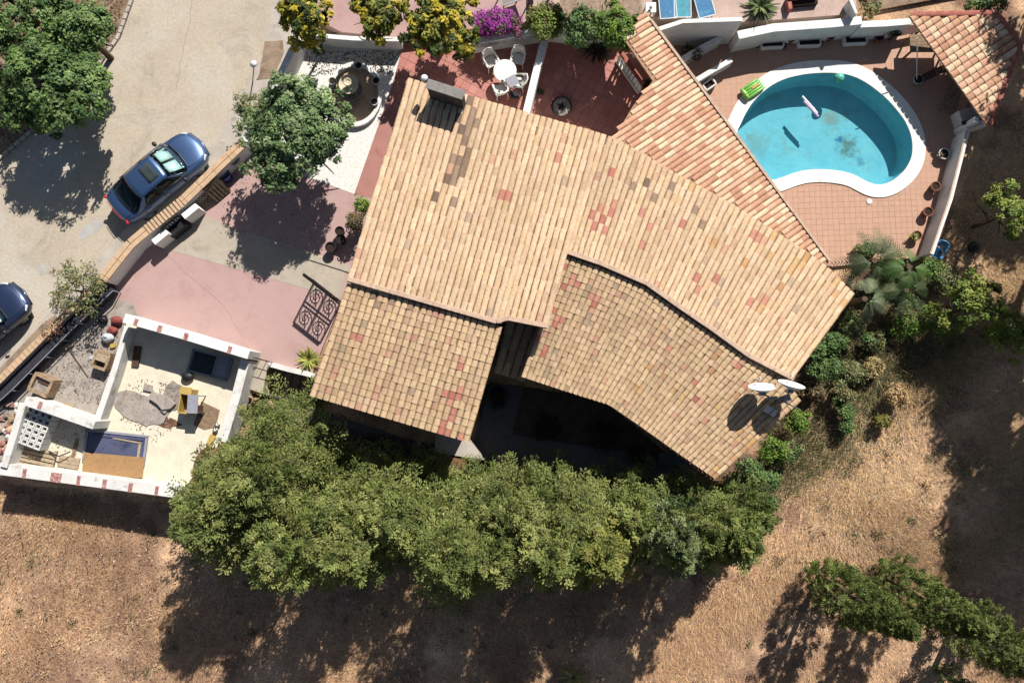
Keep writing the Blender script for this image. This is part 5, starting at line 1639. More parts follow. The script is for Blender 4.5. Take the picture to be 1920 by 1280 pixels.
    if sunroof:
        patch(lambda u, v: (-.34 + .5 * u, (2 * v - 1) * .38, roofz((u * .5 - .34 - XB) / (XF - XB), .5 + (v - .5) * .62) + .008), 4, 4, 'sunroof', M['seat_dark'], .006)
    return t
def heading(a, b_): 
    p, q = P(*a), P(*b_); d = q - p
    return math.atan2(d.y, d.x)
car(311, 340, heading((233, 402), (382, 275)), 'paint_blue', 'metallic blue saloon car with sunroof and red tail lamps by the garden wall')
c2 = car(-18, 618, heading((-60, 660), (35, 577)), 'paint_navy', 'dark navy car with pale headlights entering at the picture edge', sunroof=False)

# ------------------------------------------------------------------ foliage
def unit(a): return a / np.maximum(1e-9, np.linalg.norm(a, axis=-1, keepdims=True))

def leaf_quads(pos, nrm, size, ratio=.5, droop=.0, along=None):
    """rhombic leaves: pos (n,3), nrm (n,3), size (n,)"""
    n = len(pos)
    r = nrg.normal(size=(n, 3)) if along is None else along + nrg.normal(size=(n, 3)) * .25
    t = unit(r - nrm * (r * nrm).sum(1, keepdims=True)); bt = np.cross(nrm, t)
    s = size[:, None]
    v = np.stack([pos - t * s * .5, pos + bt * s * ratio * .5 - nrm * s * .05, pos + t * s * .5 - nrm * s * (.05 + droop), pos - bt * s * ratio * .5 - nrm * s * .05], 1)
    q = np.arange(n * 4).reshape(n, 4)
    return v.reshape(-1, 3), q

def pal_pick(pal, n):
    pal = np.array([p[:3] for p in pal]); 
    return pal[nrg.integers(0, len(pal), n)]

def F(r, g, b, k=.74): return C(r, g, b, k, 1.02)
GREEN = [F(98, 122, 66, .9), F(84, 110, 60, .88), F(114, 136, 80, .9), F(72, 96, 54, .85)]
CAROB = [F(112, 132, 84, .98), F(98, 120, 74, .95), F(130, 146, 102, .98), F(74, 98, 60, .88)]
BRIGHT = [F(110, 138, 56), F(92, 122, 48), F(132, 154, 66)]
YELLOW = [F(204, 184, 60, .72), F(196, 178, 62, .7), F(182, 168, 58, .66), F(132, 134, 56), F(92, 104, 46), F(78, 92, 44), F(150, 146, 58)]
CYP = [F(134, 144, 78), F(118, 130, 68), F(150, 154, 90), F(100, 114, 58), F(142, 146, 82)]
CYPGREY = [F(124, 138, 92), F(108, 124, 80), F(142, 150, 104), F(122, 132, 78)]
CYPDARK = [F(100, 116, 58), F(86, 102, 50), F(120, 132, 68), F(132, 140, 78)]
CYPYEL = [F(150, 150, 76), F(132, 138, 68), F(162, 158, 84), F(116, 128, 64)]
PINE = [F(124, 140, 60), F(106, 126, 52), F(142, 152, 70)]
OLIVE = [F(120, 128, 82), F(100, 112, 68), F(140, 140, 96), F(150, 134, 92)]

def trunk_mb(base, top, r, limbs=5, spread=1.2, seed=0):
    rr = random.Random(seed)
    b = MB()
    base = Vector(base); top = Vector(top)
    mid = base.lerp(top, .45) + Vector((rr.uniform(-.1, .1), rr.uniform(-.1, .1), 0))
    b.tube([base, mid, top], [r, r * .75, r * .4], 9)
    for k in range(limbs):
        a = 2 * math.pi * k / limbs + rr.uniform(-.4, .4)
        s = base.lerp(top, rr.uniform(.35, .7)); e = s + Vector((math.cos(a) * spread, math.sin(a) * spread, rr.uniform(.3, .9) * spread * .6))
        b.tube([s, s.lerp(e, .5) + Vector((0, 0, .12 * spread)), e], [r * .45, r * .3, r * .12], 6)
    return b

def clumps_mesh(name, par, cen, out, rc, per, size, pal, ratio=.5, dark=None, flat=.5, tw=.5):
    """cen (m,3) clump centres with outward directions; per leaves each"""
    m = len(cen)
    base = pal_pick(pal, m) * nrg.uniform(.7, 1.25, (m, 1))
    idx_ = np.repeat(np.arange(m), per)
    n = len(idx_)
    d = unit(nrg.normal(size=(n, 3))) * (rc[idx_] * nrg.uniform(.3, 1.0, n) ** .6)[:, None]
    # leaves sit on a small dome that opens outward
    o = out[idx_]
    dd = d - o * np.minimum(0, (d * o).sum(1, keepdims=True)) * flat * 1.6
    pos = cen[idx_] + dd
    nr = unit(o * .6 + np.array([.15, .3, .75]) + unit(dd) * .5 + nrg.normal(size=(n, 3)) * tw)
    col_ = base[idx_] * nrg.uniform(.82, 1.2, (n, 1)) + nrg.normal(size=(n, 3)) * .004
    v, q = leaf_quads(pos, nr, size * nrg.uniform(.7, 1.3, n), ratio)
    return raw_mesh(name, v, q, M['leaf'], np.repeat(np.clip(col_, .004, 1), 4, 0), par)

def broad_tree(name, px, py, zc, rx, rz, label, cat, pal, n=220, rc=.3, per=34, size=.14, group=None, seed=1, trunk_r=.14, squash=(1, 1), ground=False, tw=.5):
    """crown centre seen at pixel (px,py) at height zc"""
    c = P(px, py, 0 if ground else zc); c.z = zc
    gz = tz(c.x, c.y)
    if inside(PLAT, [c.x], [c.y])[0]: gz = 0
    t = thing(name, (c.x, c.y, gz), label, cat, group)
    rs_ = np.random.default_rng(seed)
    # lobes make an uneven outline
    nl = 9
    ld = unit(rs_.normal(size=(nl, 3)) * np.array([1, 1, .6])); lr = rs_.uniform(.3, .55, nl)
    ld = np.concatenate([ld, [[0, 0, .5], [.25, -.2, .3], [-.25, .2, .3]]]); lr = np.concatenate([lr, [.5, .5, .5]]); nl = len(ld)
    cen, outs = [], []
    tries = 0
    while len(cen) < n and tries < n * 30:
        tries += 1
        l = rs_.integers(0, nl)
        d = unit(rs_.normal(size=3)); d[2] = abs(d[2]) * .9 - .25 if rs_.random() < .8 else d[2]
        p = ld[l] * (1 - lr[l]) * rs_.uniform(.55, 1.0) + d * lr[l] * rs_.uniform(.75, 1.05)
        if np.linalg.norm(p) < .42 and p[2] < .2: continue
        cen.append(p); outs.append(unit(p * .6 + d * .6))
    cen = np.array(cen) * np.array([rx * squash[0], rx * squash[1], rz]) + np.array(c)
    outs = np.array(outs)
    rcs = rs_.uniform(.6, 1.25, len(cen)) * rc
    trunk_mb((c.x, c.y, gz - .1), (c.x, c.y, c.z + rz * .2), trunk_r, 6, rx * .7, seed).build('trunk', M['bark'], t)
    clumps_mesh('crown', t, cen, outs, rcs, per, size, pal, tw=tw)
    return t

def conifer(name, px, py, h, r, label, pal, n=260, group=None, seed=1, plume=.75, per=46, leaf=.11, lean=(0, 0), top_pow=.8, cat='tree', upw=.75):
    """cypress kind: plumes that grow up and out from a leaning axis; base at ground pixel"""
    b0 = P(px, py, -.8); gz = tz(b0.x, b0.y); b0 = P(px, py, gz)
    t = thing(name, b0, label, cat, group)
    rs_ = np.random.default_rng(seed)
    u = rs_.random(n) ** .85
    u = np.concatenate([u, rs_.uniform(.85, 1, 14)])
    m = len(u)
    th = rs_.uniform(0, 2 * np.pi, m)
    prof = (1 - u) ** top_pow * (.62 + .38 * np.minimum(1, u * 5))
    rad = r * prof * rs_.uniform(.55, 1.06, m) * (1 + .22 * np.sin(th * 3 + seed) * (1 - u) + .12 * np.sin(th * 5 + u * 9))
    base = np.array(b0)
    ax = np.array([lean[0], lean[1], 0.0])
    cen = base + ax * u[:, None] + np.stack([rad * np.cos(th), rad * np.sin(th), .25 + u * h * .97], 1)
    outd = np.stack([np.cos(th), np.sin(th), np.zeros(m)], 1)
    pd = unit(outd * (1.0 - .5 * u[:, None]) + np.array([0, 0, 1.0]) * upw * rs_.uniform(.5, 1.5, (m, 1)) + rs_.normal(size=(m, 3)) * .25)
    pl = plume * rs_.uniform(.6, 1.25, m) * (1 - .45 * u)
    col0 = pal_pick(pal, m) * rs_.uniform(.68, 1.15, (m, 1)) * rs_.uniform(.84, 1.04)
    idx_ = np.repeat(np.arange(m), per); k = len(idx_)
    # flat feathery sprays: a midrib with side sprays at nodes
    latv = unit(np.cross(pd, np.array([0, 0, 1.0]) + rs_.normal(size=(m, 3)) * .35))
    node = rs_.integers(0, 6, k); s = (node + .5) / 6 + rs_.normal(size=k) * .03
    sg = rs_.choice([-1.0, 1.0], k)
    r_ = rs_.random(k) * np.where(node == 5, .6, 1.0)
    slen = .42 * pl[idx_] * (1.05 - .75 * np.abs(s - .35))
    sd = unit(pd[idx_] * .75 + latv[idx_] * sg[:, None] * .75)
    pos = cen[idx_] + pd[idx_] * ((s - .3) * pl[idx_])[:, None] + sd * (r_ * slen)[:, None] + rs_.normal(size=(k, 3)) * .035
    pos[:, 2] -= .10 * r_ * slen
    upn = unit(np.cross(latv, pd)); upn = upn * np.sign(upn[:, 2:3] + 1e-6)
    nr = unit(upn[idx_] * .9 + rs_.normal(size=(k, 3)) * .38 + np.array([.1, .25, .3]))
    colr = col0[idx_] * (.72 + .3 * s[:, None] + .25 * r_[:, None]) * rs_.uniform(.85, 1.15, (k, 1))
    v, q = leaf_quads(pos, nr, leaf * rs_.uniform(.7, 1.4, k), .42, along=sd * 1.4)
    MB().tube([b0 - Vector((0, 0, .1)), b0 + Vector((lean[0], lean[1], 0)) * .6 + Vector((0, 0, h * .6)), b0 + Vector((lean[0], lean[1], h * .93))], [r * .09 + .05, .06, .02], 8).build('trunk', M['bark'], t)
    raw_mesh('crown', v, q, M['leaf'], np.repeat(np.clip(colr, .004, 1), 4, 0), t)
    return t

# --- trees by the road
GT = 'dark leaved trees on the verge'
broad_tree('carob_tree', 88, 160, 2.7, 2.55, 1.7, 'big dark green tree on the verge casting a shadow across the road', 'tree', GREEN, n=330, rc=.27, per=70, size=.14, seed=3, group=GT)
broad_tree('carob_tree', 40, 20, 2.8, 2.5, 1.7, 'dark green tree in the top corner of the picture behind the big verge tree', 'tree', GREEN, n=300, rc=.27, per=66, size=.14, seed=5, group=GT)
broad_tree('carob_tree', 150, 60, 2.4, 1.5, 1.2, 'smaller dark green tree closest to the bare dirt of the verge', 'tree', GREEN, n=150, rc=.26, per=66, size=.14, seed=8, group=GT)
broad_tree('carob_tree', 556, 252, 2.9, 2.5, 1.9, 'round grey green tree standing between the fountain and the driveway', 'tree', CAROB, n=430, rc=.26, per=80, size=.125, seed=12)
broad_tree('wall_shrub', 470, 205, 1.5, .85, .7, 'yellowish shrub growing by the road behind the round grey green tree', 'shrub', OLIVE, n=80, rc=.2, per=24, size=.1, seed=15, trunk_r=.05)
broad_tree('street_bush', 146, 545, 1.3, 1.35, .9, 'sparse olive coloured bush hanging over the wall by the navy car', 'bush', OLIVE, n=150, rc=.24, per=13, size=.11, seed=21, trunk_r=.06, tw=.8)
broad_tree('street_bush', 96, 620, .8, .5, .4, 'thin reddish weed below the sparse bush beside the kerb', 'bush', [C(170, 110, 84, .55), C(150, 120, 80, .55)], n=26, rc=.2, per=9, size=.08, seed=22, trunk_r=.03, tw=.8)
# --- yellow shrubs
GY = 'yellow green shrubs along the garden wall'
broad_tree('yellow_shrub', 578, 42, 2.5, 1.4, 1.3, 'round yellow green shrub in the garden corner next to the road', 'shrub', YELLOW, n=130, rc=.19, per=40, size=.19, seed=31, group=GY, trunk_r=.07)
broad_tree('yellow_shrub', 700, 16, 2.3, 1.4, 1.2, 'yellow green shrub at the top edge, middle of the three', 'shrub', YELLOW[1:] + YELLOW[3:5], n=130, rc=.19, per=40, size=.19, seed=33, group=GY, trunk_r=.07)
broad_tree('yellow_shrub', 828, 40, 2.2, 1.95, 1.5, 'largest yellow green shrub, overhanging the red patio beside the purple flowers', 'shrub', YELLOW, n=220, rc=.2, per=42, size=.2, seed=35, group=GY, trunk_r=.08)
broad_tree('bougainvillea', 926, 38, 1.2, .95, .6, 'bougainvillea with bright magenta flowers spilling over the patio wall', 'flowering shrub', [C(186, 50, 176, .7), C(170, 40, 160, .65), C(200, 90, 190, .7), C(186, 50, 176, .7), C(110, 120, 60, .5)], n=170, rc=.2, per=32, size=.1, seed=41, trunk_r=.05, squash=(1.1, .75))
broad_tree('bougainvillea', 966, 48, 1.0, .5, .35, 'smaller pink bougainvillea spray at the end of the magenta one', 'flowering shrub', [C(190, 80, 150, .65), C(180, 110, 130, .6), C(110, 120, 60, .5)], n=46, rc=.16, per=18, size=.09, seed=42, trunk_r=.04)
GH_ = 'green hedge bushes along the patio wall'
broad_tree('hedge_bush', 1024, 42, 1.5, .9, .7, 'yellowish green hedge bush next to the bougainvillea', 'bush', BRIGHT + [C(170, 150, 80, .55)], n=150, rc=.22, per=34, size=.11, seed=44, group=GH_, trunk_r=.05)
broad_tree('hedge_bush', 1098, 46, 2.3, 1.05, .9, 'dark green hedge bush between the two lighter ones', 'bush', GREEN, n=160, rc=.22, per=34, size=.11, seed=45, group=GH_, trunk_r=.05)
broad_tree('hedge_bush', 1158, 48, 2.3, 1.05, .9, 'bright green hedge bush beside the tip of the striped porch roof', 'bush', BRIGHT, n=160, rc=.22, per=34, size=.12, seed=46, group=GH_, trunk_r=.05)

def rosette(name, px, py, z, r, label, pal, n=46, cat='plant', wid=.07, rise=.6, seed=1, group=None, droop=.5, zoff=0):
    """sword leaves from one point"""
    c = P(px, py, z); t = thing(name, c, label, cat, group)
    rs_ = random.Random(seed); V_, Q_, T_ = [], [], []
    for k in range(n):
        a = rs_.uniform(0, 6.28); L = r * rs_.uniform(.6, 1.1); el = rs_.uniform(.1, 1.2)
        d = Vector((math.cos(a), math.sin(a), 0)); s = Vector((-d.y, d.x, 0))
        pts = []
        for i in range(5):
            f = i / 4
            p = c + Vector((0, 0, zoff)) + d * (L * f * math.cos(el * (1 - .3 * f))) + Vector((0, 0, L * rise * math.sin(el) * f - droop * L * f * f * .6 * math.cos(el)))
            pts.append((p, wid * (1 - f) ** .7 * (.6 + .8 * min(1, f * 3)) * .5 + .004))
        n0 = len(V_)
        cc = np.array(rs_.choice(pal)[:3]) * rs_.uniform(.8, 1.2)
        for p, w in pts: V_ += [p - s * w, p + s * w]; T_ += [cc, cc]
        for i in range(4): Q_.append((n0 + 2 * i, n0 + 2 * i + 1, n0 + 2 * i + 3, n0 + 2 * i + 2))
    raw_mesh('leaves', np.array(V_), Q_, M['leaf'], np.array(T_), t)
    MB().tube([c - Vector((0, 0, .1)), c + Vector((0, 0, .12 + zoff))], [.08, .05], 8).build('stem', M['bark'], t)
    return t
rosette('agave', 580, 674, 0, .62, 'spiky yellow green agave at the corner of the pink driveway', [C(206, 200, 70, .65), C(180, 182, 66, .6), C(150, 160, 60, .55)], n=80, wid=.08, rise=.9, seed=5)
rosette('yucca', 1424, 14, 1.1, .85, 'green yucca on the terrace edge above the stair walls', [C(110, 136, 64, .6), C(84, 112, 52, .55), C(150, 160, 96, .6)], n=120, wid=.08, rise=1.0, seed=6)
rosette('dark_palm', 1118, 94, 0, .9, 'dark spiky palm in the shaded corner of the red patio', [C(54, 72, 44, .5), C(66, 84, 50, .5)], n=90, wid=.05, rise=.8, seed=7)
for x, y, lb, s in ((677, 388, 'green creeper growing against the house side near the red path', 3), (664, 418, 'dry reddish creeper on the house side above the black pots', 4)):
    broad_tree('creeper', x, y, 1.0, .42, .6, lb, 'plant', BRIGHT if s == 3 else [C(150, 120, 70, .55), C(120, 110, 60, .5)], n=46, rc=.15, per=18, size=.1, seed=60 + s, trunk_r=.03)
rosette('patio_plant', 1012, 172, .012, .3, 'small green plant on the shaded side of the dividing wall', [C(90, 110, 50, .5), C(120, 130, 60, .5)], n=40, wid=.05, seed=11)
rosette('patio_plant', 1008, 146, .012, .26, 'smallest dark plant at the foot of the dividing wall', [C(70, 90, 44, .5)], n=30, wid=.05, seed=13)
rosette('pot_plant', 1713, 444, .26, .26, 'yellow leaved plant growing in the pot at the wall end', [C(200, 196, 80, .6), C(150, 160, 70, .55)], n=40, wid=.05, seed=14)
rosette('pot_plant', 1764, 292, .24, .2, 'pale succulent in the stone pot at the tip of the gazebo shadow', [C(210, 186, 140, .6), C(190, 160, 120, .6)], n=24, wid=.06, seed=16)
for k, x in enumerate((1425, 1470, 1535)):
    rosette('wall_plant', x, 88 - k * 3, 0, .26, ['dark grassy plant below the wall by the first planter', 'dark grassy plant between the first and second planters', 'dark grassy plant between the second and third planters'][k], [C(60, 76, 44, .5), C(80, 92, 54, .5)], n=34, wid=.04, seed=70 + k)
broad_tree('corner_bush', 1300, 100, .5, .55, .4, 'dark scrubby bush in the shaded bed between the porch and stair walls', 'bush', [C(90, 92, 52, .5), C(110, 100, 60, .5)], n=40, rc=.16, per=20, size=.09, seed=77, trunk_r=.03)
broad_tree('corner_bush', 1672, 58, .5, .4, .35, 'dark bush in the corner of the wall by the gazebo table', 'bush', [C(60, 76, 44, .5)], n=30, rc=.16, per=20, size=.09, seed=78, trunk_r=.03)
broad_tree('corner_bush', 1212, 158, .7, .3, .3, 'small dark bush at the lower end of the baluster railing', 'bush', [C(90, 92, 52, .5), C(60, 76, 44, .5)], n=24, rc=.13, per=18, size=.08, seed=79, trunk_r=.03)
broad_tree('slope_bush', 1850, 5, .8, 1.0, .6, 'dark green bush on the dry slope above the gazebo roof', 'bush', GREEN, n=80, rc=.22, per=24, size=.12, seed=80, trunk_r=.05, squash=(1.2, .6))
broad_tree('slope_bush', 1632, 16, .4, .5, .35, 'low olive bush on the dry slope beside the terrace end wall', 'bush', OLIVE, n=40, rc=.18, per=20, size=.1, seed=81, trunk_r=.03)

# --- row of conifers between house and field
GC = 'conifers in the row below the house'
for (x, y, h, r, pal, n_, pl, uw, lb) in (
    (575, 858, 6.0, 2.5, CYP, 480, 1.15, .45, 'broad bright conifer at the start of the row, nearest the outbuilding stairs'),
    (490, 938, 5.2, 2.15, CYP, 460, 1.15, .4, 'broad conifer covering the corner of the outbuilding wall'),
    (612, 972, 5.8, 2.2, CYP, 440, 1.15, .45, 'conifer with drooping sprays behind the first broad one, out towards the field'),
    (780, 930, 5.2, 1.85, CYP, 340, 1.05, .5, 'narrower conifer beside the bare brown patch below the lower roof'),
    (868, 982, 6.4, 2.1, CYP, 440, 1.1, .5, 'tall bright conifer with a pale crown in the middle of the row'),
    (948, 932, 5.2, 1.8, CYP, 340, 1.0, .5, 'conifer reaching up towards the shaded courtyard path'),
    (1015, 972, 6.4, 1.95, CYP, 420, 1.05, .5, 'bright conifer between the pale crowned one and the yellowish one'),
    (1096, 985, 5.6, 1.55, CYPYEL, 320, .95, .5, 'yellowish conifer between the bright and the grey ones'),
    (1205, 962, 7.0, 1.5, CYPGREY, 460, .75, .9, 'slender grey green conifer leaning out over the field'),
    (1300, 962, 6.4, 1.4, CYP + CYPDARK + CYPDARK, 400, .8, .9, 'dark conifer at the end of the row below the roof corner'),
    (1362, 940, 3.2, 1.15, CYPDARK, 240, .75, .6, 'short bushy conifer at the foot of the roof corner'),
    (1155, 938, 4.8, 1.45, CYP, 280, .9, .5, 'small conifer behind the slender grey green one'),
    (700, 935, 4.6, 1.6, CYP, 280, 1.05, .45, 'smaller conifer filling in between the first broad ones and the narrower one'),
    (528, 905, 5.6, 1.9, CYP, 300, 1.05, .45, 'conifer rising between the two broadest ones by the outbuilding'),
    (706, 985, 5.6, 1.6, CYP, 280, 1.0, .5, 'outer conifer on the field side, next to the drooping one'),
    (932, 990, 5.8, 1.5, CYP, 280, 1.0, .5, 'outer conifer on the field side beside the pale crowned one'),
    (1058, 940, 5.4, 1.4, CYP, 260, .95, .5, 'inner conifer close to the courtyard behind the yellowish one'),
    (1252, 945, 6.2, 1.3, CYPDARK + CYP, 280, .8, .8, 'inner conifer between the slender grey one and the dark one')):
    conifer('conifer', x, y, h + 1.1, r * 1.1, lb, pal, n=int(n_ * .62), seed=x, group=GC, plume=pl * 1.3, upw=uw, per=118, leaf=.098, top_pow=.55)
GD = 'dark cypresses in the lower right field'
conifer('cypress', 1535, 1082, 7.8, 1.15, 'dense dark cypress leaning across the field, first of the lower group', CYPDARK, n=640, seed=20, group=GD, plume=.42, per=64, leaf=.08, upw=1.2, top_pow=.6)
conifer('cypress', 1660, 1090, 7.0, 1.25, 'dense dark cypress behind the first, with a ragged dark side', CYPDARK, n=620, seed=21, group=GD, plume=.42, per=64, leaf=.08, upw=1.2, top_pow=.6)
conifer('cypress', 1790, 1165, 7.0, 1.2, 'lighter cypress running out of the picture at the lower edge', CYPDARK[1:] + CYP[:1], n=560, seed=22, group=GD, plume=.42, per=64, leaf=.08, upw=1.2, top_pow=.6)
conifer('cypress', 1672, 1060, 1.6, .35, 'thin young cypress standing up out of the dry grass', CYPDARK, n=50, seed=23, group=GD, plume=.3, per=22, leaf=.07)
conifer('cypress', 1755, 1255, 2.2, .55, 'small dark cypress at the bottom edge between two shadows', GREEN, n=90, seed=24, group=GD, plume=.35, per=30, leaf=.08)

# --- right hand garden
GP_ = 'pines outside the boundary wall'
broad_tree('pine_tree', 1890, 400, 1.8, 1.35, 1.0, 'yellow green pine on the slope beside the round black ball', 'tree', PINE, n=60, rc=.25, per=80, size=.12, seed=90, group=GP_, trunk_r=.08)
broad_tree('pine_tree', 1820, 575, 1.7, 1.6, .9, 'spreading yellow green pine below the black ball, largest of the pines', 'tree', PINE, n=72, rc=.25, per=80, size=.12, seed=91, group=GP_, trunk_r=.08)
broad_tree('pine_tree', 1905, 620, 1.7, 1.2, .9, 'yellow green pine at the picture edge next to the largest pine', 'tree', PINE, n=48, rc=.25, per=80, size=.12, seed=92, group=GP_, trunk_r=.08)
# tall pines standing past the edge of the picture: their shade falls across the dry slope
for k, (x, y, zc, rx, lb) in enumerate(((1985, -60, 5.2, 2.8, 'tall pine past the picture edge beside the gazebo'), (2000, 130, 5.4, 2.9, 'tall pine past the picture edge, level with the boundary wall'),
        (1990, 420, 6.0, 3.3, 'tall pine past the picture edge, level with the black ball'), (2030, 600, 6.4, 3.4, 'tall pine past the picture edge, level with the satellite dishes'),
        (2035, 800, 6.0, 3.3, 'tall pine past the picture edge above the cypress group'))):
    broad_tree('tall_pine', x, y, zc, rx, 1.9, lb, 'tree', PINE + GREEN, n=300, rc=.62, per=36, size=.26, seed=95 + k, trunk_r=.2, ground=True)

def palm(px, py, z, r, label, pal, n=14, seed=1, spread=(0, 6.28), group=None):
    c = P(px, py, z); gz = tz(c.x, c.y)
    t = thing('palm', (c.x, c.y, gz), label, 'palm', group)
    rs_ = random.Random(seed); V_, Q_, T_ = [], [], []
    for k in range(n):
        a = rs_.uniform(*spread); L = r * rs_.uniform(.6, 1.2); el = rs_.uniform(.2, 1.1)
        d = Vector((math.cos(a), math.sin(a), 0))
        pr = None
        cc = np.array(rs_.choice(pal)[:3]) * rs_.uniform(.8, 1.2)
        for i in range(16):
            f = i / 15
            p = c + d * (L * f) + Vector((0, 0, L * (math.sin(el) * f - 1.0 * f * f)))
            tg_ = (d + Vector((0, 0, math.sin(el) - 2.0 * f))).normalized()
            if i > 3:
                s = tg_.cross(Vector((0, 0, 1))).normalized()
                for sg in (-1, 1):
                    ll = .36 * r * (1 - abs(2 * f - .9) ** 2 * .6) * rs_.uniform(.8, 1.1)
                    e = p + (s * sg * .8 + tg_ * .75 + Vector((0, 0, -.25))).normalized() * ll
                    w = tg_ * .028
                    n0 = len(V_); V_ += [p - w, p + w, e + w * .3, e - w * .3]; Q_.append((n0, n0 + 1, n0 + 2, n0 + 3)); T_ += [cc * rs_.uniform(.85, 1.15)] * 4
    raw_mesh('fronds', np.array(V_), Q_, M['leaf'], np.array(T_), t)
    MB().tube([(c.x, c.y, gz - .05), (c.x, c.y, c.z)], [.16, .11], 9).build('trunk', M['bark'], t)
    return t
PALM = [C(96, 116, 70, .55), C(80, 104, 58, .52), C(120, 136, 88, .55)]
GPA = 'feathery palms at the corner of the pool deck'
palm(1640, 488, 1.4, 1.2, 'feathery palm spreading over the edge of the pool deck', PALM, 12, 1, group=GPA)
palm(1705, 500, 1.3, 1.3, 'bright feathery palm beside the blue chair', [C(104, 140, 60, .58), C(88, 124, 50, .55)], 12, 2, group=GPA)
palm(1700, 545, 1.1, 1.3, 'grey green palm below the bright one', PALM, 9, 3, group=GPA)
palm(1622, 560, 1.3, 1.15, 'pale fronded palm standing against the end of the house roof', [C(130, 142, 100, .58), C(104, 122, 80, .55)], 11, 4, (-1.4, 2.6), group=GPA)
XS = [(1668, 505, .9, .75, 'bushy dark green clump between the deck palms', GREEN), (1622, 470, .7, .5, 'small bushy clump at the very edge of the pool deck', OLIVE + GREEN), (1745, 505, .7, .6, 'bushy green clump in front of the blue chair', BRIGHT + GREEN), (1690, 570, .7, .7, 'green clump below the grey green palm', GREEN + OLIVE), (1535, 655, .8, .55, 'dark shrub pressed against the gable wall, uppermost of the row', GREEN), (1600, 610, .7, .6, 'loose green shrub under the pale fronded palm', OLIVE + GREEN), (1575, 735, .5, .6, 'straggling olive shrub in the middle of the slope', OLIVE),
      (1640, 640, .5, .5, 'grey green shrub among the dry grass below the palms', OLIVE + GREEN), (1700, 610, .6, .7, 'leafy green shrub joining the palms to the largest pine', BRIGHT), (1480, 850, .6, .6, 'green shrub outside the bright one by the orange roof edge', GREEN + OLIVE),
      (1430, 950, .6, .7, 'green shrub running into the short bushy conifer', GREEN), (1770, 520, .6, .7, 'olive shrub beyond the blue chair', OLIVE), (1590, 800, .4, .4, 'trailing green weed reaching into the dry field', GREEN)]
SH = [(1755, 600, .7, .9, 'green feathery shrub between the palms and the largest pine', BRIGHT + PINE), (1565, 640, .8, .6, 'green shrub beside the lower end of the tiled gable', GREEN),
      (1545, 690, .8, .75, 'dark shrub growing against the gable wall', GREEN), (1600, 700, .5, .6, 'olive shrub on the dry slope outside the gable', OLIVE), (1500, 790, .7, .55, 'bright green shrub just below the satellite dishes', BRIGHT),
      (1452, 838, .8, .7, 'bright yellow green shrub along the orange edged roof', BRIGHT), (1405, 880, .8, .65, 'deep green shrub at the corner of the lower roof', GREEN), (1585, 770, .4, .45, 'small dark weed clump in the dry grass', GREEN),
      (1635, 690, .5, .5, 'yellow dried shrub on the slope', [C(200, 174, 110, .7), C(176, 152, 92, .66)]), (1680, 740, .5, .6, 'orange dried shrub at the edge of the big shadow', [C(206, 172, 108, .7), C(190, 154, 98, .66)]),
      (1530, 735, .5, .55, 'dry brown shrub under the right hand dish', [C(170, 140, 90, .55), C(130, 118, 74, .52)]), (1655, 790, .35, .35, 'small yellowish weed beside the orange dried shrub', [C(160, 150, 60, .58)]), (1440, 900, .7, .6, 'green shrub filling the gap between roof corner and conifers', GREEN)]
for k, (x, y, z, r, lb, pal) in enumerate(SH + XS):
    broad_tree('garden_shrub', x, y, z - .5, r, r * .8, lb, 'shrub', pal, n=int(110 * r), rc=.17, per=26, size=.1, seed=120 + k, trunk_r=.04, tw=.7)
rosette('field_tuft', 1075, 1268, -1.0, .8, 'tuft of tall yellow grass at the bottom edge of the field', [C(190, 180, 90, .6), C(160, 160, 80, .55)], n=70, wid=.03, rise=1.0, seed=17, cat='grass tuft')

# ------------------------------------------------------------------ dry grass
def grass(name, poly_px, n, pal, lmin, lmax, w, lie=.75, swirl=1.0, seed=1):
    rs_ = np.random.default_rng(seed)
    poly = [(p.x, p.y) for p in PP(poly_px, -.8)]
    a = np.array(poly); lo, hi = a.min(0), a.max(0)
    xy = rs_.uniform(lo, hi, (int(n * 2.2), 2))
    f = np.sin(xy[:, 0] * .9 + 1.7 * np.sin(xy[:, 1] * .7 + seed)) + np.sin(xy[:, 1] * 1.3 - xy[:, 0] * .5 + 2 * np.sin(xy[:, 0] * .45))
    keep = inside(poly, xy[:, 0], xy[:, 1]) & (rs_.random(len(xy)) < .5 + .26 * f) & ~(inside(PLAT, xy[:, 0], xy[:, 1]))
    xy, f = xy[keep][:n], f[keep][:n]
    z = terrain(xy[:, 0], xy[:, 1])
    k = len(xy)
    ang = swirl * (1.4 * np.sin(xy[:, 0] * .35 + 1) + 1.4 * np.cos(xy[:, 1] * .4 - xy[:, 0] * .22)) + rs_.normal(size=k) * 1.1 - 1.2
    L = rs_.uniform(lmin, lmax, k); el = np.clip(rs_.normal(1 - lie, .28, k), .04, 1.3)
    d = np.stack([np.cos(ang) * np.cos(el), np.sin(ang) * np.cos(el), np.sin(el)], 1)
    s = np.stack([-np.sin(ang), np.cos(ang), np.zeros(k)], 1)
    base = np.stack([xy[:, 0], xy[:, 1], z - .01], 1)
    ww = (w * rs_.uniform(.6, 1.4, k))[:, None]
    tip = base + d * L[:, None]
    v = np.stack([base - s * ww, base + s * ww, tip], 1).reshape(-1, 3)
    q = np.arange(3 * k).reshape(k, 3)
    patch = np.sin(xy[:, 0] * .55 + 2) * np.sin(xy[:, 1] * .7 + 1.1 * np.sin(xy[:, 0] * .4))
    c = pal_pick(pal, k) * rs_.uniform(.75, 1.25, (k, 1)) * (1 + np.array([.22, .24, .27]) * patch[:, None])
    o = raw_mesh(name, v, q, M['grass'], np.repeat(c, 3, 0))
    return tag(o, kind='stuff')
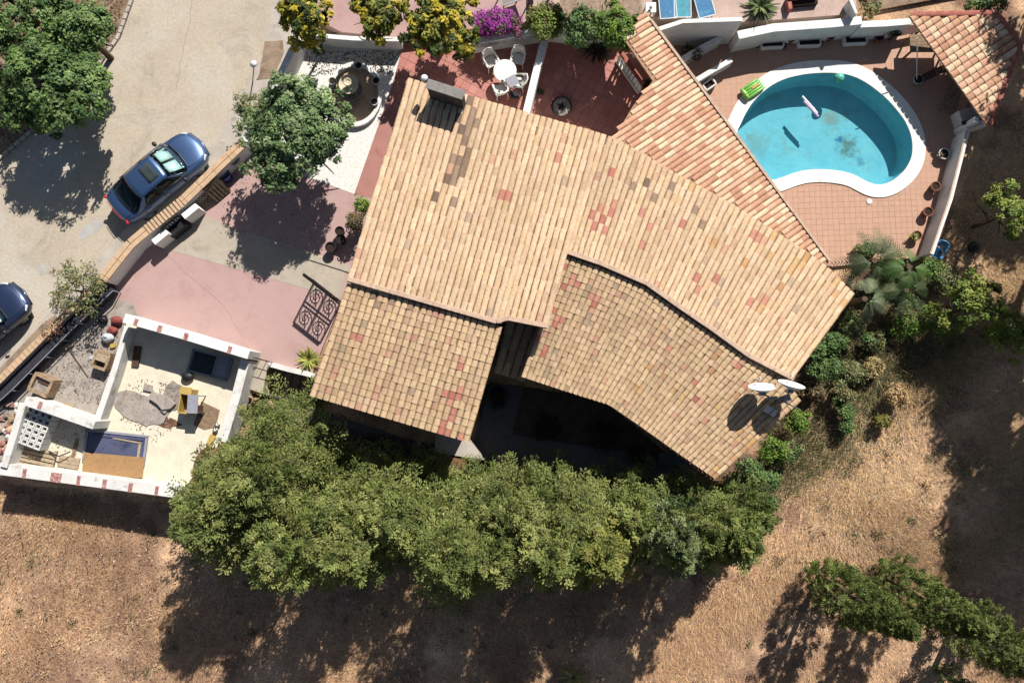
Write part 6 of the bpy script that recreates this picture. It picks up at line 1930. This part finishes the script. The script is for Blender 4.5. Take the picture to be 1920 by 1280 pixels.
STRAW = [C(224, 182, 132, .88, .92), C(212, 166, 122, .85, .92), C(194, 150, 114, .8, .92), C(232, 198, 144, .9, .92), C(164, 122, 94, .68), C(196, 162, 132, .76)]
STRAWG = [C(232, 194, 136, .86, 1.), C(228, 184, 122, .84, 1.), C(226, 190, 142, .8), C(216, 178, 136, .78), C(200, 158, 128, .76), C(232, 200, 148, .8), C(176, 142, 120, .7), C(206, 184, 132, .74), C(150, 132, 96, .6)]
grass('dry_grass', [(-60, 900), (345, 930), (330, 1000), (1400, 960), (1440, 900), (1990, 1000), (1990, 1330), (-60, 1330)], 230000, STRAW, .10, .36, .0075, .62, 1.0, 3)
grass('dry_grass', [(1480, 720), (1600, 560), (1740, 500), (1840, 240), (1990, 200), (1990, 1100), (1440, 1080), (1420, 900)], 150000, STRAWG, .12, .44, .008, .75, 1.2, 4)
grass('weeds', [(1470, 740), (1600, 540), (1770, 490), (1800, 640), (1660, 720), (1600, 840), (1440, 980), (1400, 930)], 26000, [C(104, 118, 62, .55), C(124, 130, 74, .55), C(90, 104, 56, .5)], .15, .55, .016, .5, 1.0, 6)
grass('dry_grass', [(1590, -60), (1990, -60), (1990, 60), (1860, 30), (1620, 24)], 8000, STRAWG, .1, .35, .011, .6, 1.0, 8)
def litter(name, poly_px, z, n, pal, smin, smax, seed):
    rs_ = np.random.default_rng(seed)
    poly = [(p.x, p.y) for p in PP(poly_px, z)]; a = np.array(poly)
    xy = rs_.uniform(a.min(0), a.max(0), (n * 3, 2)); xy = xy[inside(poly, xy[:, 0], xy[:, 1])][:n]
    k = len(xy)
    v, q = leaf_quads(np.stack([xy[:, 0], xy[:, 1], np.full(k, z + .015)], 1), unit(rs_.normal(size=(k, 3)) * .35 + np.array([0, 0, 1])), rs_.uniform(smin, smax, k), .7)
    return tag(raw_mesh(name, v, q, M['grass'], np.repeat(pal_pick(pal, k) * rs_.uniform(.7, 1.25, (k, 1)), 4, 0)), kind='stuff')
litter('verge_litter', [(0, 290), (-60, 330), (-60, -40), (243, -40), (216, 70), (163, 143), (72, 230)], .012, 7000, [C(150, 116, 80, .55), C(190, 158, 118, .6), C(120, 90, 62, .5)], .04, .12, 1)
litter('fallen_leaves', [(560, 96), (750, 96), (735, 140), (590, 140)], .01, 900, [C(120, 100, 80, .5), C(90, 80, 60, .5)], .03, .09, 2)
litter('yard_debris', [(60, 700), (200, 590), (240, 600), (190, 760), (60, 740)], .004, 900, [C(140, 130, 120, .55), C(210, 200, 188, .62), C(120, 100, 84, .5)], .03, .09, 3)
litter('yard_debris', [(540, 780), (1320, 930), (1300, 960), (520, 900)], -1.05, 6000, [C(130, 96, 70, .5), C(100, 78, 60, .5)], .05, .14, 4)

for k, (x, y, r, lb) in enumerate(((935, 745, .5, 'dark bush in the shaded courtyard next to the recessed strip of roof'), (1030, 800, .7, 'broad dark bush in the middle of the shaded courtyard'), (1130, 815, .75, 'dark bush in the courtyard under the long eave'), (1190, 850, .5, 'smallest dark bush at the far end of the courtyard'))):
    broad_tree('courtyard_bush', x, y, -.4, r, r * .7, lb, 'bush', [F(52, 62, 40, .5), F(64, 72, 46, .5), F(74, 66, 50, .5)], n=int(80 * r), rc=.18, per=24, size=.1, seed=200 + k, trunk_r=.03)  # bushes added in very dark greens to deepen the courtyard shade
sb = MB(); rs_ = random.Random(5)
for k in range(420):
    x, y = rs_.choice(((rs_.uniform(-20, 1400), rs_.uniform(930, 1280)), (rs_.uniform(1480, 1800), rs_.uniform(560, 1060)), (rs_.uniform(1400, 1920), rs_.uniform(1000, 1280))))
    p = P(x, y, -.8)
    if inside(PLAT, [p.x], [p.y])[0]: continue
    z = tz(p.x, p.y); r = rs_.uniform(.015, .06)
    sb.ball((p.x, p.y, z + r * .3), r, 6, sq=(rs_.uniform(.8, 1.5), rs_.uniform(.7, 1.2), .7))
tag(sb.build('field_stones', M['stone_grey']), kind='stuff')
litter('yard_debris', [(0, 905), (340, 940), (330, 1280), (0, 1280)], -.9, 1500, [C(120, 92, 70, .5), C(210, 190, 160, .7), C(90, 70, 56, .5)], .03, .1, 9)

def clumpy(name, n, seed, pal):
    rs2 = np.random.default_rng(seed); xy = []
    for k in range(n):
        px, py = (rs2.uniform(-20, 1420), rs2.uniform(940, 1285)) if rs2.random() < .6 else (rs2.uniform(1450, 1800), rs2.uniform(700, 1080))
        p = P(px, py, -.8)
        m = rs2.integers(20, 60); q = np.array([p.x, p.y]) + rs2.normal(size=(m, 2)) * rs2.uniform(.08, .22); xy.append(q)
    xy = np.concatenate(xy); xy = xy[~inside(PLAT, xy[:, 0], xy[:, 1])]; k = len(xy); z = terrain(xy[:, 0], xy[:, 1])
    nr = unit(rs2.normal(size=(k, 3)) * .6 + np.array([0, .2, .8]))
    v, q = leaf_quads(np.stack([xy[:, 0], xy[:, 1], z + rs2.uniform(.03, .2, k)], 1), nr, rs2.uniform(.05, .12, k), .4)
    tag(raw_mesh(name, v, q, M['grass'], np.repeat(pal_pick(pal, k) * rs2.uniform(.7, 1.2, (k, 1)), 4, 0)), kind='stuff')
clumpy('weeds', 90, 3, [C(120, 108, 70, .6), C(104, 96, 66, .6), C(140, 116, 80, .6)])
clumpy('weeds', 40, 4, [C(110, 124, 70, .6), C(94, 108, 60, .55)])
clumpy('weeds', 60, 5, [C(226, 196, 140, .85), C(212, 178, 128, .8)])

grass('tall_scrub', [(1490, 740), (1590, 570), (1720, 540), (1900, 640), (1800, 720), (1690, 760), (1600, 850), (1440, 900)], 9000, [C(150, 130, 90, .7), C(196, 166, 112, .8), C(116, 124, 74, .65), C(130, 110, 80, .65)], .35, .95, .009, .45, 1.0, 21)
litter('yard_debris', [(240, 700), (330, 720), (330, 800), (290, 830), (225, 790)], .03, 260, [C(190, 178, 164, .65), C(150, 138, 126, .6), C(214, 204, 190, .68)], .03, .1, 22)
litter('yard_debris', [(60, 760), (170, 800), (140, 880), (20, 870)], .01, 220, [C(170, 150, 130, .6), C(120, 104, 90, .55), C(206, 190, 168, .66)], .03, .1, 23)
litter('fallen_leaves', [(800, 96), (1010, 66), (1000, 120), (820, 150)], .03, 260, [C(170, 150, 70, .6), C(120, 90, 60, .5), C(186, 90, 150, .6)], .03, .07, 24)
litter('fallen_leaves', [(430, 330), (620, 350), (600, 480), (400, 440)], .008, 320, [C(120, 116, 80, .5), C(150, 120, 80, .55)], .03, .07, 25)
